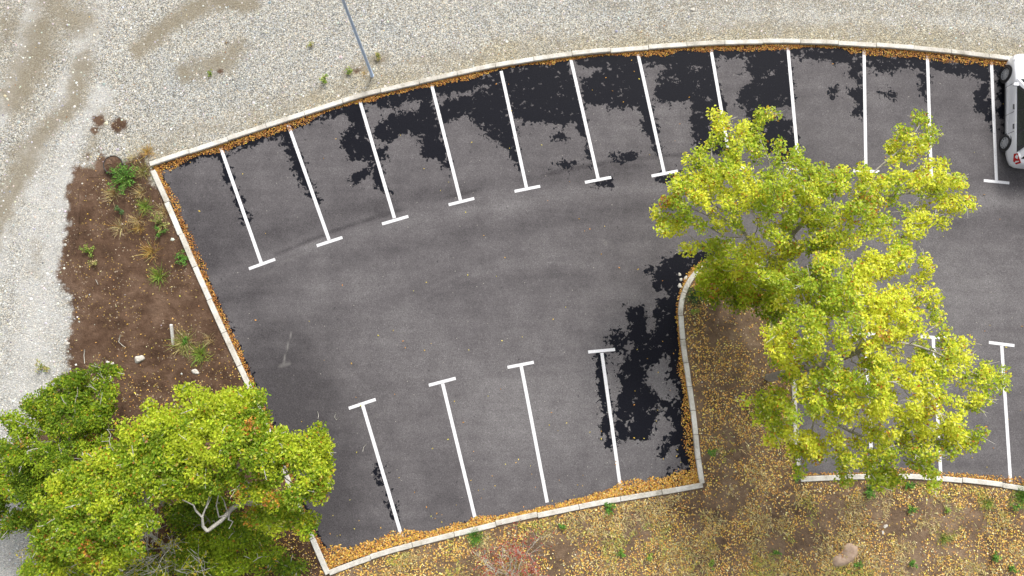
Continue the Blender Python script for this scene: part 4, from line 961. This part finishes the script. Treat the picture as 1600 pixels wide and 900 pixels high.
# ------------------------------------------------------------------ lamp post
b = G(582, 119); b[2] = 0.03
lp = empty('lamp_post', b, 'tall slim blue-grey metal lamp post standing in the gravel', 'lamp post')
MB().tube([(0,0,-.05),(0,0,1.2),(0,0,4),(0,0,9)], [.062,.058,.052,.042], 14).build('pole', M['pole'], lp, True)
MB().lathe([(.062,.0),(.09,.0),(.09,.02),(.07,.03),(.063,.04)], n=16).build('base_collar', M['pole'], lp)
MB().tube([(0,0,8.9),(.1,-.15,9.1),(.35,-.7,9.2)], .03, 8).build('arm', M['pole'], lp, True)
MB().box(.23,.53,-1.35,-.65,9.17,9.27).build('lantern', M['pole'], lp); MB().box(.27,.49,-1.3,-.75,9.155,9.168).build('lens', M['clearlens'], lp)

# ------------------------------------------------------------------ parked car (local: x across, y forward, z up)
wl_f, wl_r = G(1562, 121), G(1561, 227)
yaw = math.atan2(-(wl_f - wl_r)[0], (wl_f - wl_r)[1]); WB = np.linalg.norm(wl_f - wl_r); HWD = 0.89
mid = (wl_f + wl_r)/2 + np.array([math.cos(yaw), math.sin(yaw), 0])*HWD
car = empty('parked_car', (mid[0], mid[1], 0.0), 'silver-white estate car parked nose to the kerb, cut by right edge', 'car', rz=yaw)
FW, RW = WB/2, -WB/2; YF, YR = FW + .80, RW - 1.02
st = [(YF,.30,.32,.55),(YF-.02,.52,.24,.62),(YF-.10,.70,.20,.70),(YF-.28,.82,.18,.77),(YF-.55,.865,.18,.83),(FW-.2,.875,.19,.90),(.75,.88,.19,.95),(0,.88,.19,.955),(-.75,.88,.19,.965),(RW+.1,.88,.20,.98),(RW-.45,.865,.22,1.0),(YR+.30,.83,.26,1.0),(YR+.10,.76,.30,.97),(YR+.02,.62,.33,.90),(YR,.45,.38,.80)]
V, F = [], []
for (y, w, z0, z1) in st:
    h = z1 - z0
    half = [(w*.80, z0), (w*.96, z0 + .06*h/.7), (w*1.0, z0 + .30*h), (w*1.0, z0 + .52*h), (w*.99, z0 + .68*h), (w*.975, z0 + .86*h), (w*.945, z1 - .04), (w*.86, z1 - .015), (w*.4, z1 + .03)]
    V += [(x, y, z) for x, z in half] + [(0, y, z1 + .035)] + [(-x, y, z) for x, z in half[::-1]]
n = 19
for j in range(len(st)-1):
    for i in range(n-1): F.append((j*n+i, j*n+i+1, (j+1)*n+i+1, (j+1)*n+i))
    F.append((j*n+n-1, j*n, (j+1)*n, (j+1)*n+n-1))
F += [tuple(range(n))[::-1], tuple(range((len(st)-1)*n, len(st)*n))]
mesh_obj('body', V, F, M['car'], car, True)
# cabin: side profile stations (y at belt, y at roof)
BZ, RZ = .93, 1.46
cab = [(1.02,.18),(.55,.12),(-.35,-.35),(-1.1,-1.05),(-1.75,-1.62),(YR+.16,YR+.50)]
def side(t, yb, yr): return ((1-t)*.835 + t*.60, (1-t)*yb + t*yr, (1-t)*BZ + t*(RZ - .04))
V, F = [], []; rows = []
for (yb, yr) in cab:
    row = [side(0,yb,yr), side(.5,yb,yr), side(.93,yb,yr), (.50, yr, RZ - .005), (.28, yr, RZ + .015), (0, yr, RZ + .02)]
    if yb == cab[-1][0]: row = [(x*.86, y, z) for x, y, z in row]
    full = row + [(-x, y, z) for x, y, z in row[-2::-1]]; rows.append(len(full)); V += full
n = rows[0]
for j in range(len(cab)-1):
    for i in range(n-1): F.append((j*n+i, j*n+i+1, (j+1)*n+i+1, (j+1)*n+i))
F += [tuple(range(n))[::-1], tuple(range((len(cab)-1)*n, len(cab)*n))]
o = mesh_obj('cabin', V, F, M['car'], car, False)
def panel(name, q, mat, off, parent=car, sub=True):
    q = [np.array(p, float) for p in q]; nn = np.cross(q[1]-q[0], q[3]-q[0]); nn /= np.linalg.norm(nn); c = sum(q)/4
    if nn @ (c - np.array([0, c[1]*0.6, .9])) < 0: nn = -nn
    a = [p + nn*off for p in q]; bb = [p - nn*.02 for p in q]
    return mesh_obj(name, a + bb, [(0,1,2,3),(7,6,5,4),(0,4,5,1),(1,5,6,2),(2,6,7,3),(3,7,4,0)], mat, parent)
def sp(t, y, sx):                       # point of the side glass plane, y given at belt height
    yb = y; k = np.interp(yb, [c[0] for c in cab[::-1]], [c[1] for c in cab[::-1]])
    x, yy, z = side(t, yb, k); return (sx*x, yy, z)
for sx in (-1, 1):
    panel('window_trim', [sp(.0,.80,sx), sp(.0,-2.0,sx), sp(.96,-1.86,sx), sp(.96,.52,sx)], M['trim'], .006)
    for (y0, y1) in ((.62,-.28),(-.36,-1.15),(-1.25,-1.84)):
        panel('side_window', [sp(.07,y0,sx), sp(.07,y1,sx), sp(.88,y1,sx), sp(.88,y0-.12 if y0 > .5 else y0,sx)], M['glass'], .011)
    xs = .9
    for y in (.86,-.32,-1.12):                                   # door gaps
        MB().box(*sorted((sx*.872, sx*.8835)), y-.006, y+.006, .30, .82).build('door_seam', M['trim'], car)
    MB().box(*sorted((sx*.86, sx*.886)), -1.12, .86, .285, .30).build('door_seam', M['trim'], car)
    for y in (-.12,-.92):
        MB().box(*sorted((sx*.86, sx*.905)), y-.10, y+.10, .795, .825).build('door_handle', M['trim'], car)
    mb = MB(); c = np.array([sx*.97, .70, 1.0])
    mb.add([c + np.array(p) for p in ((-sx*.1,-.05,-.07),(sx*.09,-.05,-.06),(sx*.09,-.05,.06),(-sx*.1,-.05,.07),(-sx*.1,.07,-.04),(sx*.06,.06,-.04),(sx*.06,.06,.04),(-sx*.1,.07,.04))],
           [(0,1,2,3),(7,6,5,4),(0,4,5,1),(1,5,6,2),(2,6,7,3),(3,7,4,0)])
    mo = mb.build('mirror', M['car'], car); MB().box(*sorted((c[0]-.085*1, c[0]+.075)), c[1]-.053, c[1]-.0505, c[2]-.05, c[2]+.05).build('mirror_glass', M['chrome'], mo)
    # lamps wrap round the corners
    yb = YR
    mesh_obj('tail_light', [(sx*.70,YR+.03,.70),(sx*.80,YR+.16,.68),(sx*.862,YR+.42,.80),(sx*.815,YR+.40,.955),(sx*.74,YR+.13,.975),(sx*.66,YR+.035,.93)], [(0,1,4,5),(1,2,3,4)], M['redlens'], car)
    mesh_obj('reversing_lens', [(sx*.755,YR+.083,.78),(sx*.785,YR+.13,.78),(sx*.775,YR+.14,.83),(sx*.75,YR+.10,.84)], [(0,1,2,3)], M['clearlens'], car)
    mesh_obj('headlight', [(sx*.50,YF-.02,.60),(sx*.72,YF-.10,.62),(sx*.84,YF-.36,.72),(sx*.80,YF-.38,.79),(sx*.66,YF-.16,.735),(sx*.46,YF-.05,.665)], [(0,1,4,5),(1,2,3,4)], M['clearlens'], car)
    MB().tube([(sx*.56,.0,1.475),(sx*.55,-.1,1.51),(sx*.55,-1.5,1.50),(sx*.56,-1.62,1.455)], .014, 6).build('roof_rail', M['chrome'], car)
    for yw in (FW, RW):
        wx = sx*HWD
        MB().lathe([(.0,wx-sx*.015),(.365,wx-sx*.012)], (0, yw, .335), 'x', 28).build('wheel_arch', M['trim'], car)
        wh = empty('wheel', (wx, yw, .315)); wh.parent = car
        MB().lathe([(.20,-sx*.20),(.29,-sx*.20),(.315,-sx*.16),(.318,-sx*.03),(.300,sx*.012),(.255,sx*.018),(.225,sx*.008),(.22,-sx*.02)], n=30, axis='x').build('tyre', M['rubber'], wh, True)
        rm = MB().lathe([(.225,sx*.006),(.215,sx*.012),(.205,-sx*.02),(.12,-sx*.005),(.07,sx*.012),(.05,sx*.018),(.0,sx*.018)], n=30, axis='x')
        for q in range(10):
            a = 2*math.pi*q/10; ca, sa = math.cos(a), math.sin(a)
            rm.add([(sx*.012, .06*ca-.016*sa, .06*sa+.016*ca),(sx*.012, .06*ca+.016*sa, .06*sa-.016*ca),(sx*.010, .21*ca+.022*sa, .21*sa-.022*ca),(sx*.010, .21*ca-.022*sa, .21*sa+.022*ca),
                    (-sx*.02, .06*ca-.016*sa, .06*sa+.016*ca),(-sx*.02, .06*ca+.016*sa, .06*sa-.016*ca),(-sx*.02, .21*ca+.022*sa, .21*sa-.022*ca),(-sx*.02, .21*ca-.022*sa, .21*sa+.022*ca)],
                   [(0,1,2,3),(0,4,5,1),(1,5,6,2),(2,6,7,3),(3,7,4,0)])
        rm.build('rim', M['rim'], wh)
panel('windscreen', [(-.72,.98,BZ+.02),(.72,.98,BZ+.02),(.53,.24,RZ-.06),(-.53,.24,RZ-.06)], M['glass'], .012)
yq0, yq1 = YR+.16, YR+.50
panel('rear_window', [(-.70,yq0+.03,BZ+.05),(.70,yq0+.03,BZ+.05),(.53,yq1-.04,RZ-.07),(-.53,yq1-.04,RZ-.07)], M['glass'], .014)
MB().box(-.26,.26,YR-.012,YR+.05,.60,.71).build('number_plate', M['clearlens'], car)
MB().box(-.42,.42,YF-.03,YF+.012,.42,.52).build('grille', M['trim'], car)
MB().box(-.72,.72,YR+.02,YR+.20,.315,.36).build('bumper_trim', M['trim'], car)
MB().box(-.26,.26,YF-.01,YF+.02,.36,.41).build('front_plate_holder', M['trim'], car)
